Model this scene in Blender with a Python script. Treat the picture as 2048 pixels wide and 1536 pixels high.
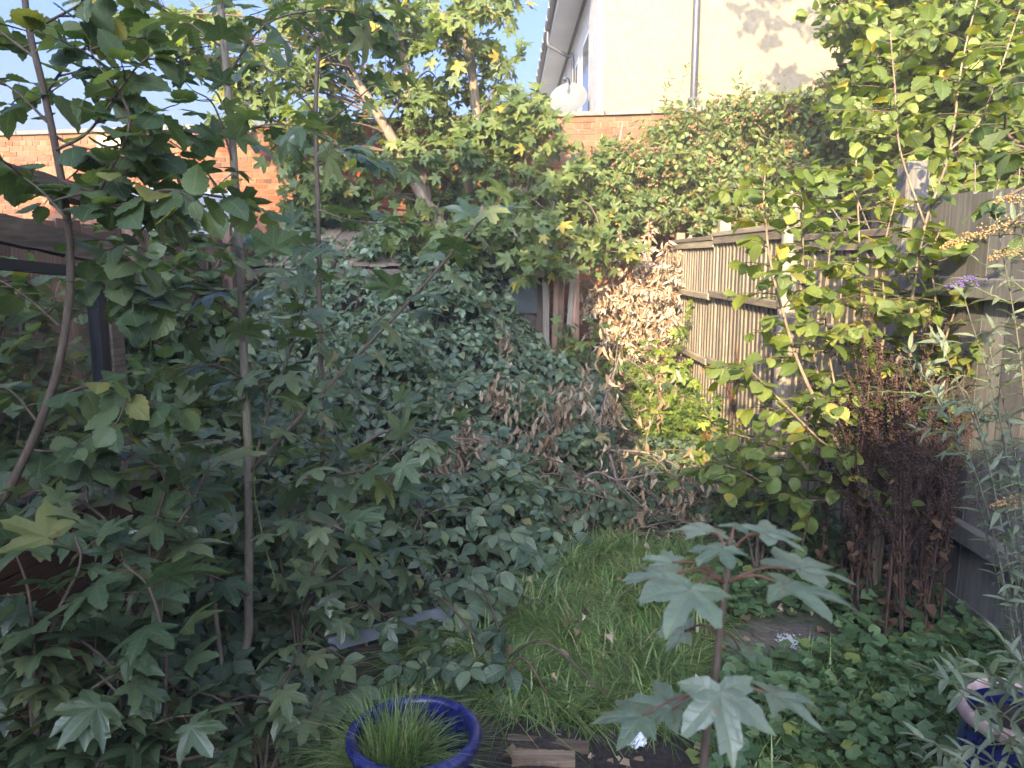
import bpy, bmesh, math, random
import numpy as np
from mathutils import Vector, Matrix, noise as mnoise

random.seed(7)
rng = np.random.default_rng(11)
scene = bpy.context.scene
for o in list(bpy.data.objects):
    bpy.data.objects.remove(o, do_unlink=True)
COL = scene.collection
PI = math.pi

# ------------------------------------------------------------------ camera
F_PX = 1577.0
CAM = np.array([0.0, 0.0, 1.6])
PITCH = math.radians(9.0)
YAW = math.radians(0.47)
cam_d = bpy.data.cameras.new('camera')
cam = bpy.data.objects.new('camera', cam_d)
COL.objects.link(cam)
cam.location = CAM
cam.rotation_euler = (PI / 2 - PITCH, 0, -YAW)
cam_d.sensor_width = 36.0
cam_d.lens = 36.0 * F_PX / 2048.0
cam_d.clip_start = 0.05
cam_d.clip_end = 2000
cam_d.dof.use_dof = True
cam_d.dof.focus_distance = 3.4
cam_d.dof.aperture_fstop = 6.5
scene.camera = cam

# ------------------------------------------------------------------ world and sun
SUN_EL = math.radians(20.5)
SUN_DIR_H = np.array([0.271, 0.963])          # the light travels this way over the ground
world = bpy.data.worlds.new('World')
scene.world = world
world.use_nodes = True
wn = world.node_tree
for n in list(wn.nodes):
    wn.nodes.remove(n)
sky = wn.nodes.new('ShaderNodeTexSky')
sky.sky_type = 'NISHITA'
sky.sun_disc = False
sky.sun_elevation = SUN_EL
sky.sun_rotation = math.atan2(-SUN_DIR_H[0], -SUN_DIR_H[1])
sky.air_density = 0.42
sky.dust_density = 10.0
sky.ozone_density = 6.0
bg = wn.nodes.new('ShaderNodeBackground')
bg.inputs['Strength'].default_value = 0.15
wo = wn.nodes.new('ShaderNodeOutputWorld')
wn.links.new(sky.outputs[0], bg.inputs['Color'])
wn.links.new(bg.outputs[0], wo.inputs['Surface'])

sun_d = bpy.data.lights.new('sun', 'SUN')
sun_d.energy = 3.3
sun_d.angle = math.radians(0.5)
sun_d.color = (1.0, 0.79, 0.47)
sun = bpy.data.objects.new('sun', sun_d)
COL.objects.link(sun)
_d = Vector((SUN_DIR_H[0] * math.cos(SUN_EL), SUN_DIR_H[1] * math.cos(SUN_EL), -math.sin(SUN_EL)))
sun.rotation_euler = _d.to_track_quat('-Z', 'Y').to_euler()
sun.location = (-6, -20, 12)

scene.view_settings.view_transform = 'Standard'
scene.view_settings.look = 'None'
scene.view_settings.gamma = 1.0
scene.view_settings.exposure = 2.5
scene.view_settings.use_curve_mapping = False
scene.render.engine = 'CYCLES'
scene.cycles.max_bounces = 4
scene.cycles.diffuse_bounces = 2
scene.cycles.volume_bounces = 0
scene.cycles.glossy_bounces = 2
scene.cycles.transmission_bounces = 3
scene.cycles.transparent_max_bounces = 6

# ------------------------------------------------------------------ geometry helpers
_f = np.array([math.sin(YAW) * math.cos(PITCH), math.cos(YAW) * math.cos(PITCH), -math.sin(PITCH)])
_r = np.array([math.cos(YAW), -math.sin(YAW), 0.0])
_u = np.cross(_r, _f)


def P(px, py, Y):
    """world point seen at photo pixel (px, py) at ground depth Y metres"""
    d = _f + _r * (px - 1024) / F_PX + _u * (768 - py) / F_PX
    return CAM + d * (Y / d[1])


def PG(px, py):
    d = _f + _r * (px - 1024) / F_PX + _u * (768 - py) / F_PX
    q = CAM + d * (-CAM[2] / d[2])
    q[2] = G(q[0], q[1])
    return q


def project(p):
    p = np.asarray(p) - CAM
    z = p @ _f
    return 1024 + F_PX * (p @ _r) / z, 768 - F_PX * (p @ _u) / z, z


def G(x, y):
    return 0.02 * np.sin(x * 2.1 + 0.7) * np.sin(y * 1.7) + 0.012 * np.sin(x * 5.3 + y * 3.1)


def unit(v):
    v = np.asarray(v, float)
    return v / (np.linalg.norm(v, axis=-1, keepdims=True) + 1e-9)


def mk_mesh(name, V, F, mats, uv=None, mi=None, smooth=True):
    me = bpy.data.meshes.new(name)
    V = np.ascontiguousarray(V, dtype=np.float32)
    F = np.ascontiguousarray(F, dtype=np.int32)
    n = len(F)
    k = F.shape[1]
    me.vertices.add(len(V))
    me.vertices.foreach_set('co', V.ravel())
    me.loops.add(k * n)
    me.loops.foreach_set('vertex_index', F.ravel())
    me.polygons.add(n)
    me.polygons.foreach_set('loop_start', np.arange(0, k * n, k, dtype=np.int32))
    me.polygons.foreach_set('use_smooth', np.full(n, bool(smooth)))
    if mi is not None:
        me.polygons.foreach_set('material_index', np.asarray(mi, dtype=np.int32))
    if uv is not None:
        l = me.uv_layers.new(name='UVMap')
        l.data.foreach_set('uv', np.ascontiguousarray(np.asarray(uv, dtype=np.float32)[F.ravel()]).ravel())
    for m in (mats if isinstance(mats, (list, tuple)) else [mats]):
        me.materials.append(m)
    me.update(calc_edges=True)
    me.validate()
    return me


class Acc:
    def __init__(s):
        s.V = []; s.F = []; s.n = 0

    def add(s, V, F):
        s.V.append(np.asarray(V, float)); s.F.append(np.asarray(F, int) + s.n); s.n += len(V)

    def box(s, lo, hi, M=None):
        (a, b, c), (d, e, f) = lo, hi
        V = np.array([[a, b, c], [d, b, c], [d, e, c], [a, e, c], [a, b, f], [d, b, f], [d, e, f], [a, e, f]], float)
        if M is not None:
            V = V @ np.asarray(M)[:3, :3].T + np.asarray(M)[:3, 3]
        Fq = [(0, 3, 2, 1), (4, 5, 6, 7), (0, 1, 5, 4), (1, 2, 6, 5), (2, 3, 7, 6), (3, 0, 4, 7)]
        s.add(V, [t for q in Fq for t in ((q[0], q[1], q[2]), (q[0], q[2], q[3]))])

    def tube(s, pts, radii, sides=6, cap=True):
        pts = np.asarray(pts, float); n = len(pts)
        radii = np.asarray(radii, float)
        T = unit(np.gradient(pts, axis=0))
        a = np.array([0.31, 0.17, 0.93]) if abs(T[0][2]) < 0.8 else np.array([0.93, 0.21, 0.11])
        N = unit(a - T * (T @ a)[:, None]); B = np.cross(T, N)
        ang = np.arange(sides) * 2 * PI / sides
        V = (pts[:, None, :] + radii[:, None, None] * (np.cos(ang)[None, :, None] * N[:, None, :] + np.sin(ang)[None, :, None] * B[:, None, :])).reshape(-1, 3)
        F = []
        for i in range(n - 1):
            for j in range(sides):
                a0 = i * sides + j; a1 = i * sides + (j + 1) % sides
                F += [(a0, a1, a1 + sides), (a0, a1 + sides, a0 + sides)]
        if cap:
            for j in range(1, sides - 1):
                F.append((0, j + 1, j)); F.append(((n - 1) * sides, (n - 1) * sides + j, (n - 1) * sides + j + 1))
        s.add(V, F)

    def arr(s):
        return np.concatenate(s.V), np.concatenate(s.F)


def tag(o, label, cat, group=None):
    o['label'] = label; o['category'] = cat
    if group:
        o['group'] = group
    return o


def empty(name, loc, label=None, cat=None, group=None, rz=0.0):
    o = bpy.data.objects.new(name, None)
    o.empty_display_size = 0.1
    COL.objects.link(o)
    o.location = loc
    o.rotation_euler = (0, 0, rz)
    if label:
        tag(o, label, cat, group)
    return o


def obj(name, me, parent=None, M=None):
    o = bpy.data.objects.new(name, me)
    COL.objects.link(o)
    if parent is not None:
        o.parent = parent
    if M is not None:
        o.matrix_local = Matrix(np.asarray(M).tolist())
    return o


def part(name, acc, mat, parent=None, smooth=False, bevel=0.0):
    V, F = acc.arr()
    o = obj(name, mk_mesh(name, V, F, mat, smooth=smooth), parent)
    if bevel:
        m = o.modifiers.new('bevel', 'BEVEL'); m.width = bevel; m.segments = 1; m.limit_method = 'ANGLE'
    return o


def boxpart(name, lo, hi, mat, parent=None, M=None, bevel=0.0):
    a = Acc(); a.box(lo, hi, M)
    return part(name, a, mat, parent, bevel=bevel)


def spline(pts, n=5):
    """Catmull-Rom through the points"""
    pts = np.asarray(pts, float)
    if len(pts) < 3:
        t = np.linspace(0, 1, n + 1)[:, None]
        return pts[0] * (1 - t) + pts[-1] * t
    Q = np.vstack([2 * pts[0] - pts[1], pts, 2 * pts[-1] - pts[-2]])
    out = []
    for i in range(1, len(Q) - 2):
        for t in np.linspace(0, 1, n, endpoint=False):
            a, b, c, d = Q[i - 1], Q[i], Q[i + 1], Q[i + 2]
            out.append(0.5 * (2 * b + (c - a) * t + (2 * a - 5 * b + 4 * c - d) * t * t + (3 * b - a - 3 * c + d) * t ** 3))
    out.append(pts[-1])
    return np.array(out)


# ------------------------------------------------------------------ materials
def newmat(name):
    m = bpy.data.materials.new(name); m.use_nodes = True
    nt = m.node_tree
    for n in list(nt.nodes):
        nt.nodes.remove(n)
    out = nt.nodes.new('ShaderNodeOutputMaterial')
    return m, nt, out


def N(nt, t, **kw):
    n = nt.nodes.new(t)
    for k, v in kw.items():
        if k.startswith('i_'):
            n.inputs[k[2:].replace('_', ' ')].default_value = v
        else:
            setattr(n, k, v)
    return n


def L(nt, a, b):
    nt.links.new(a, b)


def math_n(nt, op, a, b=None, clamp=False):
    n = nt.nodes.new('ShaderNodeMath'); n.operation = op; n.use_clamp = clamp
    for i, v in enumerate((a, b)):
        if v is None: continue
        if isinstance(v, (int, float)): n.inputs[i].default_value = v
        else: nt.links.new(v, n.inputs[i])
    return n.outputs[0]


def mix(nt, fac, a, b, mode='MIX'):
    n = nt.nodes.new('ShaderNodeMix'); n.data_type = 'RGBA'; n.blend_type = mode
    if isinstance(fac, (int, float)): n.inputs[0].default_value = fac
    else: nt.links.new(fac, n.inputs[0])
    for i, v in ((6, a), (7, b)):
        if isinstance(v, (tuple, list)): n.inputs[i].default_value = (*v[:3], 1)
        else: nt.links.new(v, n.inputs[i])
    return n.outputs[2]


def ramp(nt, fac, stops, interp='LINEAR'):
    n = nt.nodes.new('ShaderNodeValToRGB'); n.color_ramp.interpolation = interp
    e = n.color_ramp.elements
    while len(e) < len(stops): e.new(0.5)
    for q, (p, c) in zip(e, stops):
        q.position = p; q.color = (*c[:3], 1)
    nt.links.new(fac, n.inputs[0])
    return n.outputs[0]


def rand_fac(nt):
    oi = N(nt, 'ShaderNodeObjectInfo'); ge = N(nt, 'ShaderNodeNewGeometry')
    s = math_n(nt, 'ADD', math_n(nt, 'MULTIPLY', oi.outputs['Random'], 7.31), math_n(nt, 'MULTIPLY', ge.outputs['Random Per Island'], 5.17))
    return math_n(nt, 'FRACT', s), ge


def leafmat(name, stops, transl=0.3, rough=0.5, veins=9.0, vein_mix=0.35, back=1.5, spots=0.6, spec=0.45, slant=0.55, warm=(1.15, 1.2, 0.45), bump=0.45):
    m, nt, out = newmat(name)
    rf, ge = rand_fac(nt)
    col = ramp(nt, rf, stops)
    tc = N(nt, 'ShaderNodeTexCoord')
    n1 = N(nt, 'ShaderNodeTexNoise'); n1.inputs['Scale'].default_value = 9.0; n1.inputs['Detail'].default_value = 3
    L(nt, ge.outputs['Position'], n1.inputs['Vector'])
    col = mix(nt, 0.55, col, ramp(nt, n1.outputs['Fac'], [(0.3, (0.5, 0.55, 0.5)), (0.7, (1.35, 1.3, 1.2))]), 'MULTIPLY')
    uv = N(nt, 'ShaderNodeSeparateXYZ'); L(nt, tc.outputs['UV'], uv.inputs[0])
    u = math_n(nt, 'ABSOLUTE', math_n(nt, 'SUBTRACT', math_n(nt, 'MULTIPLY', uv.outputs[0], 2.0), 1.0))
    v = uv.outputs[1]
    ph = math_n(nt, 'FRACT', math_n(nt, 'MULTIPLY', math_n(nt, 'SUBTRACT', v, math_n(nt, 'MULTIPLY', u, slant * 0.4)), veins))
    side = math_n(nt, 'MULTIPLY', math_n(nt, 'ABSOLUTE', math_n(nt, 'SUBTRACT', ph, 0.5)), 2.0)      # 1 on a vein
    side = math_n(nt, 'POWER', side, 5.0)
    mid = math_n(nt, 'POWER', math_n(nt, 'SUBTRACT', 1.0, u, True), 14.0)
    vein = math_n(nt, 'MAXIMUM', math_n(nt, 'MULTIPLY', side, 0.6), mid)
    col = mix(nt, math_n(nt, 'MULTIPLY', vein, vein_mix), col, (0.20, 0.25, 0.10))
    if spots:
        n2 = N(nt, 'ShaderNodeTexNoise'); n2.inputs['Scale'].default_value = 42.0; n2.inputs['Detail'].default_value = 2
        L(nt, ge.outputs['Position'], n2.inputs['Vector'])
        sp = ramp(nt, n2.outputs['Fac'], [(0.66, (0, 0, 0)), (0.72, (1, 1, 1))])
        col = mix(nt, math_n(nt, 'MULTIPLY', sp, spots), col, (0.16, 0.11, 0.045))
    colb = mix(nt, 1.0, col, (back, back * 0.98, back * 0.95), 'MULTIPLY')
    col2 = mix(nt, ge.outputs['Backfacing'], col, colb)
    p = N(nt, 'ShaderNodeBsdfPrincipled'); p.inputs['Roughness'].default_value = rough
    p.inputs['Specular IOR Level'].default_value = spec
    L(nt, col2, p.inputs['Base Color'])
    bmp = N(nt, 'ShaderNodeBump'); bmp.inputs['Strength'].default_value = bump; bmp.inputs['Distance'].default_value = 0.004
    L(nt, math_n(nt, 'ADD', math_n(nt, 'MULTIPLY', vein, -1.0), math_n(nt, 'MULTIPLY', n1.outputs['Fac'], 0.6)), bmp.inputs['Height'])
    L(nt, bmp.outputs[0], p.inputs['Normal'])
    t = N(nt, 'ShaderNodeBsdfTranslucent')
    L(nt, mix(nt, 1.0, col2, tuple(1.5 * w for w in warm), 'MULTIPLY'), t.inputs['Color'])
    mx = N(nt, 'ShaderNodeMixShader'); mx.inputs[0].default_value = transl
    L(nt, p.outputs[0], mx.inputs[1]); L(nt, t.outputs[0], mx.inputs[2]); L(nt, mx.outputs[0], out.inputs[0])
    return m


def simple(name, col, rough=0.7, spec=0.3, noise=0.3, scale=20.0, bump=0.3, dist=0.004, metal=0.0, rnd=0.0, stretch=None, col2=None, coord='Object'):
    m, nt, out = newmat(name)
    tc = N(nt, 'ShaderNodeTexCoord'); mp = N(nt, 'ShaderNodeMapping')
    src = tc.outputs[coord]
    oi = N(nt, 'ShaderNodeObjectInfo')
    ad = N(nt, 'ShaderNodeVectorMath', operation='ADD'); L(nt, src, ad.inputs[0])
    sc = N(nt, 'ShaderNodeVectorMath', operation='SCALE'); L(nt, oi.outputs['Random'], sc.inputs['Scale']); sc.inputs[0].default_value = (31, 17, 23)
    L(nt, sc.outputs[0], ad.inputs[1]); L(nt, ad.outputs[0], mp.inputs['Vector'])
    if stretch: mp.inputs['Scale'].default_value = stretch
    nz = N(nt, 'ShaderNodeTexNoise'); nz.inputs['Scale'].default_value = scale; nz.inputs['Detail'].default_value = 6; nz.inputs['Roughness'].default_value = 0.65
    L(nt, mp.outputs[0], nz.inputs['Vector'])
    c2 = col2 or tuple(c * (1 - noise) for c in col)
    hi = col if col2 else tuple(c * (1 + noise) for c in col)
    c = ramp(nt, nz.outputs['Fac'], [(0.3, c2), (0.7, hi)])
    nb = N(nt, 'ShaderNodeTexNoise'); nb.inputs['Scale'].default_value = scale * 0.13; nb.inputs['Detail'].default_value = 4
    L(nt, ad.outputs[0], nb.inputs['Vector'])
    c = mix(nt, 0.6, c, ramp(nt, nb.outputs['Fac'], [(0.3, (0.72, 0.72, 0.74)), (0.7, (1.2, 1.18, 1.12))]), 'MULTIPLY')
    if rnd:
        rf, _ = rand_fac(nt)
        c = mix(nt, 1.0, c, ramp(nt, rf, [(0, (1 - rnd,) * 3), (1, (1 + rnd,) * 3)]), 'MULTIPLY')
    p = N(nt, 'ShaderNodeBsdfPrincipled'); p.inputs['Roughness'].default_value = rough; p.inputs['Specular IOR Level'].default_value = spec; p.inputs['Metallic'].default_value = metal
    L(nt, c, p.inputs['Base Color'])
    b = N(nt, 'ShaderNodeBump'); b.inputs['Strength'].default_value = bump; b.inputs['Distance'].default_value = dist
    L(nt, nz.outputs['Fac'], b.inputs['Height']); L(nt, b.outputs[0], p.inputs['Normal'])
    L(nt, p.outputs[0], out.inputs[0])
    return m


def woodmat(name, col, dark, rough=0.8, axis='Z', rnd=0.25, green=0.0):
    st = {'Z': (26, 26, 1.6), 'X': (1.6, 26, 26), 'Y': (26, 1.6, 26)}[axis]
    m, nt, out = newmat(name)
    tc = N(nt, 'ShaderNodeTexCoord'); oi = N(nt, 'ShaderNodeObjectInfo')
    ad = N(nt, 'ShaderNodeVectorMath', operation='ADD'); L(nt, tc.outputs['Object'], ad.inputs[0])
    sc = N(nt, 'ShaderNodeVectorMath', operation='SCALE'); L(nt, oi.outputs['Random'], sc.inputs['Scale']); sc.inputs[0].default_value = (31, 17, 23)
    L(nt, sc.outputs[0], ad.inputs[1])
    mp = N(nt, 'ShaderNodeMapping'); mp.inputs['Scale'].default_value = st; L(nt, ad.outputs[0], mp.inputs['Vector'])
    nz = N(nt, 'ShaderNodeTexNoise'); nz.inputs['Scale'].default_value = 3.0; nz.inputs['Detail'].default_value = 7; nz.inputs['Roughness'].default_value = 0.6; nz.inputs['Distortion'].default_value = 0.6
    L(nt, mp.outputs[0], nz.inputs['Vector'])
    c = ramp(nt, nz.outputs['Fac'], [(0.28, dark), (0.5, tuple(0.5 * (a + b) for a, b in zip(col, dark))), (0.72, col)])
    nb = N(nt, 'ShaderNodeTexNoise'); nb.inputs['Scale'].default_value = 2.2; nb.inputs['Detail'].default_value = 5
    L(nt, ad.outputs[0], nb.inputs['Vector'])
    c = mix(nt, 0.8, c, ramp(nt, nb.outputs['Fac'], [(0.3, (0.62, 0.62, 0.66)), (0.7, (1.25, 1.2, 1.12))]), 'MULTIPLY')
    if green:
        c = mix(nt, math_n(nt, 'MULTIPLY', ramp(nt, nb.outputs['Fac'], [(0.5, (0, 0, 0)), (0.65, (1, 1, 1))]), green), c, (0.07, 0.09, 0.04))
    rf, _ = rand_fac(nt)
    c = mix(nt, 1.0, c, ramp(nt, rf, [(0, (1 - rnd,) * 3), (1, (1 + rnd,) * 3)]), 'MULTIPLY')
    p = N(nt, 'ShaderNodeBsdfPrincipled'); p.inputs['Roughness'].default_value = rough; p.inputs['Specular IOR Level'].default_value = 0.25
    L(nt, c, p.inputs['Base Color'])
    b = N(nt, 'ShaderNodeBump'); b.inputs['Strength'].default_value = 0.35; b.inputs['Distance'].default_value = 0.0012
    L(nt, nz.outputs['Fac'], b.inputs['Height']); L(nt, b.outputs[0], p.inputs['Normal'])
    L(nt, p.outputs[0], out.inputs[0])
    return m


M = {}
M['syc'] = leafmat('sycamore_leaf', [(0, (0.035, 0.062, 0.034)), (0.4, (0.07, 0.108, 0.055)), (0.85, (0.115, 0.15, 0.078)), (1, (0.16, 0.175, 0.08))], veins=6, transl=0.26, rough=0.36, spec=0.65, bump=0.22)
M['syc_young'] = leafmat('young_sycamore_leaf', [(0, (0.10, 0.14, 0.09)), (0.5, (0.14, 0.178, 0.122)), (1, (0.18, 0.21, 0.15))], veins=5, transl=0.2, rough=0.4, spec=0.6, vein_mix=0.6, bump=0.3, spots=0.5)  # paler than the other sycamore leaves: sky sheen put into the base colour
M['syc_far'] = leafmat('tree_leaf', [(0, (0.05, 0.085, 0.026)), (0.5, (0.09, 0.125, 0.032)), (0.93, (0.13, 0.155, 0.04)), (1, (0.34, 0.24, 0.04))], veins=6, transl=0.35, rough=0.5)
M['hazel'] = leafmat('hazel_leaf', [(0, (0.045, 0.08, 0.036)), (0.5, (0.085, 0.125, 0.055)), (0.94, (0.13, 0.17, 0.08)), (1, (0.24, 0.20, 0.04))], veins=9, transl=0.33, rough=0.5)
M['hazel_sun'] = leafmat('sunlit_hazel_leaf', [(0, (0.08, 0.12, 0.03)), (0.5, (0.125, 0.165, 0.036)), (0.95, (0.18, 0.20, 0.045)), (1, (0.40, 0.29, 0.035))], veins=9, transl=0.38, rough=0.5)  # brighter, yellower copy of the hazel leaf: sunshine put into its colour
M['bramble'] = leafmat('bramble_leaf', [(0, (0.04, 0.07, 0.04)), (0.5, (0.095, 0.135, 0.078)), (0.9, (0.15, 0.19, 0.115)), (0.97, (0.16, 0.19, 0.08)), (1, (0.20, 0.15, 0.05))], veins=8, transl=0.22, rough=0.4, spec=0.6)
M['lime'] = leafmat('weed_leaf', [(0, (0.10, 0.16, 0.03)), (0.5, (0.15, 0.21, 0.035)), (1, (0.24, 0.27, 0.05))], veins=7, transl=0.42, rough=0.55)
M['ivy'] = leafmat('climber_leaf', [(0, (0.06, 0.10, 0.032)), (0.5, (0.115, 0.155, 0.042)), (0.86, (0.18, 0.20, 0.055)), (0.93, (0.17, 0.105, 0.04)), (1, (0.22, 0.12, 0.05))], veins=5, transl=0.3, rough=0.45)
M['budd'] = leafmat('buddleia_leaf', [(0, (0.10, 0.13, 0.085)), (0.5, (0.14, 0.17, 0.115)), (1, (0.19, 0.215, 0.15))], veins=9, transl=0.2, rough=0.6, vein_mix=0.2)
M['cover'] = leafmat('ground_cover_leaf', [(0, (0.05, 0.10, 0.04)), (0.5, (0.08, 0.135, 0.055)), (0.95, (0.11, 0.165, 0.065)), (1, (0.20, 0.22, 0.05))], veins=4, transl=0.25, rough=0.5)
M['dead'] = leafmat('pale_dead_leaf', [(0, (0.22, 0.13, 0.075)), (0.3, (0.42, 0.32, 0.23)), (0.7, (0.52, 0.43, 0.33)), (1, (0.60, 0.53, 0.43))], veins=7, transl=0.2, rough=0.8, spec=0.15, vein_mix=0.1, back=1.0, spots=0.3, warm=(0.9, 0.75, 0.5))
M['dead_br'] = leafmat('brown_dead_leaf', [(0, (0.17, 0.11, 0.07)), (0.5, (0.30, 0.21, 0.14)), (1, (0.46, 0.36, 0.26))], veins=7, transl=0.12, rough=0.8, spec=0.15, vein_mix=0.1, back=1.0, spots=0.4, warm=(0.9, 0.75, 0.5))
M['grass'] = leafmat('grass_blade', [(0, (0.05, 0.10, 0.025)), (0.5, (0.13, 0.21, 0.058)), (0.84, (0.25, 0.34, 0.12)), (0.93, (0.34, 0.30, 0.17)), (1, (0.30, 0.26, 0.14))], veins=1, transl=0.3, rough=0.32, spec=0.6, vein_mix=0.0, spots=0.0, back=1.1)
M['petiole'] = simple('petiole', (0.16, 0.075, 0.05), 0.5, noise=0.3, scale=30)
M['petiole_g'] = simple('green_petiole', (0.11, 0.11, 0.05), 0.5, noise=0.3, scale=30)
M['bark'] = simple('sapling_bark', (0.105, 0.078, 0.058), 0.75, noise=0.4, scale=14, stretch=(6, 6, 1), bump=0.5)
M['bark_pale'] = simple('pale_smooth_bark', (0.20, 0.165, 0.125), 0.7, noise=0.3, scale=12, stretch=(4, 4, 1.5), bump=0.4)
M['bark_tree'] = simple('tree_bark', (0.20, 0.15, 0.105), 0.8, noise=0.45, scale=8, stretch=(5, 5, 1), bump=0.7, dist=0.01)
M['twig'] = simple('twig', (0.10, 0.07, 0.05), 0.75, noise=0.3, scale=20)
M['twig_or'] = simple('orange_dead_twig', (0.34, 0.16, 0.08), 0.75, noise=0.35, scale=20)
M['twig_grey'] = simple('grey_dead_twig', (0.19, 0.14, 0.115), 0.8, noise=0.35, scale=20)
M['green_stem'] = simple('green_stem', (0.12, 0.16, 0.055), 0.55, noise=0.25, scale=20)
M['bud_stem'] = simple('buddleia_stem', (0.10, 0.095, 0.07), 0.8, noise=0.3, scale=20)
M['dock'] = simple('dried_dock', (0.062, 0.036, 0.028), 0.85, noise=0.5, scale=25)
M['dock_red'] = simple('red_dock_seed', (0.20, 0.07, 0.03), 0.85, noise=0.5, scale=25)
M['flower_or'] = simple('spent_flower', (0.33, 0.20, 0.085), 0.85, noise=0.4, scale=30)
M['flower_br'] = simple('rusty_flower_head', (0.20, 0.11, 0.055), 0.9, noise=0.4, scale=30)
M['flower_pu'] = simple('purple_flower', (0.13, 0.085, 0.30), 0.7, noise=0.3, scale=30)
M['fence_gray'] = woodmat('weathered_fence_board', (0.29, 0.24, 0.18), (0.13, 0.105, 0.08), green=0.25)
M['fence_rail'] = woodmat('weathered_fence_rail', (0.32, 0.26, 0.18), (0.16, 0.13, 0.09), axis='Y')
M['fence_blue'] = woodmat('silver_grey_board', (0.20, 0.19, 0.18), (0.10, 0.094, 0.09))
M['fence_red'] = woodmat('red_brown_board', (0.25, 0.155, 0.11), (0.12, 0.07, 0.05))
M['post_pale'] = woodmat('bleached_post', (0.31, 0.27, 0.22), (0.15, 0.12, 0.09))
M['beam'] = woodmat('rotten_beam', (0.26, 0.20, 0.155), (0.085, 0.065, 0.052), axis='Y', green=0.3)
M['stain'] = woodmat('dark_stained_board', (0.11, 0.058, 0.036), (0.05, 0.026, 0.018), axis='Y', rough=0.65)
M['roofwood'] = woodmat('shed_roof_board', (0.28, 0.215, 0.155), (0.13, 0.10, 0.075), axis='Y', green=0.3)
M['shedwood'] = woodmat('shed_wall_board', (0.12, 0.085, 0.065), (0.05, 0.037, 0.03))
M['planklog'] = woodmat('rotten_plank', (0.25, 0.18, 0.12), (0.07, 0.05, 0.035), axis='X')
M['black'] = simple('black_frame', (0.02, 0.022, 0.027), 0.45, noise=0.2, spec=0.4)
M['greyboard'] = simple('grey_plastic_board', (0.22, 0.24, 0.27), 0.5, noise=0.2, scale=8)
M['cream'] = simple('cream_render', (0.215, 0.172, 0.11), 0.9, noise=0.06, scale=90, bump=0.25, dist=0.004)
M['whitewall'] = simple('white_render', (0.50, 0.48, 0.46), 0.9, noise=0.05, scale=60)
M['pebble'] = simple('pebbledash', (0.36, 0.34, 0.34), 0.95, noise=0.5, scale=60, bump=1.0, dist=0.012)
M['white'] = simple('white_upvc', (0.72, 0.72, 0.72), 0.4, noise=0.03, scale=5)
M['pipe'] = simple('dark_pipe', (0.045, 0.047, 0.055), 0.4, noise=0.15, spec=0.5)
M['rooftile'] = simple('dark_roof_tile', (0.09, 0.085, 0.085), 0.8, noise=0.3, scale=6)
M['dish'] = simple('satellite_dish_paint', (0.10, 0.102, 0.10), 0.6, noise=0.1, scale=4)
M['glass'] = simple('window_glass', (0.03, 0.035, 0.04), 0.08, noise=0.05, spec=0.6, bump=0.02)
M['shingle'] = simple('pale_grey_shingle', (0.22, 0.22, 0.235), 0.8, noise=0.12, scale=12, rnd=0.08)
M['beigeplank'] = woodmat('beige_plank', (0.40, 0.32, 0.24), (0.26, 0.20, 0.15), rnd=0.1)
M['bluegrey'] = simple('bluegrey_panel', (0.075, 0.085, 0.085), 0.7, noise=0.35, scale=5)
M['coping'] = simple('coping_stone', (0.15, 0.14, 0.12), 0.9, noise=0.3, scale=18, bump=0.6)
M['mortar'] = simple('lime_mortar', (0.20, 0.145, 0.095), 0.95, noise=0.2, scale=40, bump=0.6)
M['patch'] = simple('sandy_render_patch', (0.46, 0.36, 0.25), 0.95, noise=0.2, scale=25, bump=0.5)
M['soil'] = simple('dark_soil', (0.045, 0.034, 0.028), 0.95, noise=0.5, scale=45, bump=1.0, dist=0.02)
M['dirt'] = simple('bare_dirt', (0.12, 0.10, 0.082), 0.95, noise=0.3, scale=40, bump=0.8, dist=0.012)
M['paper'] = simple('white_tissue', (0.80, 0.81, 0.84), 0.9, noise=0.05, scale=20)
M['grit'] = simple('white_grit', (0.42, 0.42, 0.42), 0.9, noise=0.2, scale=20)
M['housebrick'] = simple('house_brick', (0.24, 0.14, 0.09), 0.9, noise=0.2, scale=10)

# greenhouse pane: old dusty glass
m, nt, out = newmat('dusty_glass'); M['pane'] = m
g = N(nt, 'ShaderNodeBsdfGlossy'); g.inputs['Roughness'].default_value = 0.08; g.inputs['Color'].default_value = (0.9, 0.92, 0.95, 1)
t = N(nt, 'ShaderNodeBsdfTransparent'); t.inputs['Color'].default_value = (0.95, 0.97, 0.97, 1)
mx = N(nt, 'ShaderNodeMixShader'); mx.inputs[0].default_value = 0.05
L(nt, t.outputs[0], mx.inputs[1]); L(nt, g.outputs[0], mx.inputs[2]); L(nt, mx.outputs[0], out.inputs[0])

# bricks: mixed reds, browns and buffs
m, nt, out = newmat('old_brick'); M['brick'] = m
rf, ge = rand_fac(nt)
c = ramp(nt, rf, [(0, (0.22, 0.05, 0.022)), (0.22, (0.24, 0.07, 0.033)), (0.42, (0.14, 0.06, 0.038)), (0.6, (0.18, 0.08, 0.042)), (0.78, (0.20, 0.11, 0.06)), (1, (0.09, 0.042, 0.03))])
nz = N(nt, 'ShaderNodeTexNoise'); nz.inputs['Scale'].default_value = 28; nz.inputs['Detail'].default_value = 6; L(nt, ge.outputs['Position'], nz.inputs['Vector'])
c = mix(nt, 0.8, c, ramp(nt, nz.outputs['Fac'], [(0.3, (0.65, 0.65, 0.66)), (0.7, (1.3, 1.28, 1.25))]), 'MULTIPLY')
nl = N(nt, 'ShaderNodeTexNoise'); nl.inputs['Scale'].default_value = 1.3; nl.inputs['Detail'].default_value = 5; L(nt, ge.outputs['Position'], nl.inputs['Vector'])
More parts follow.
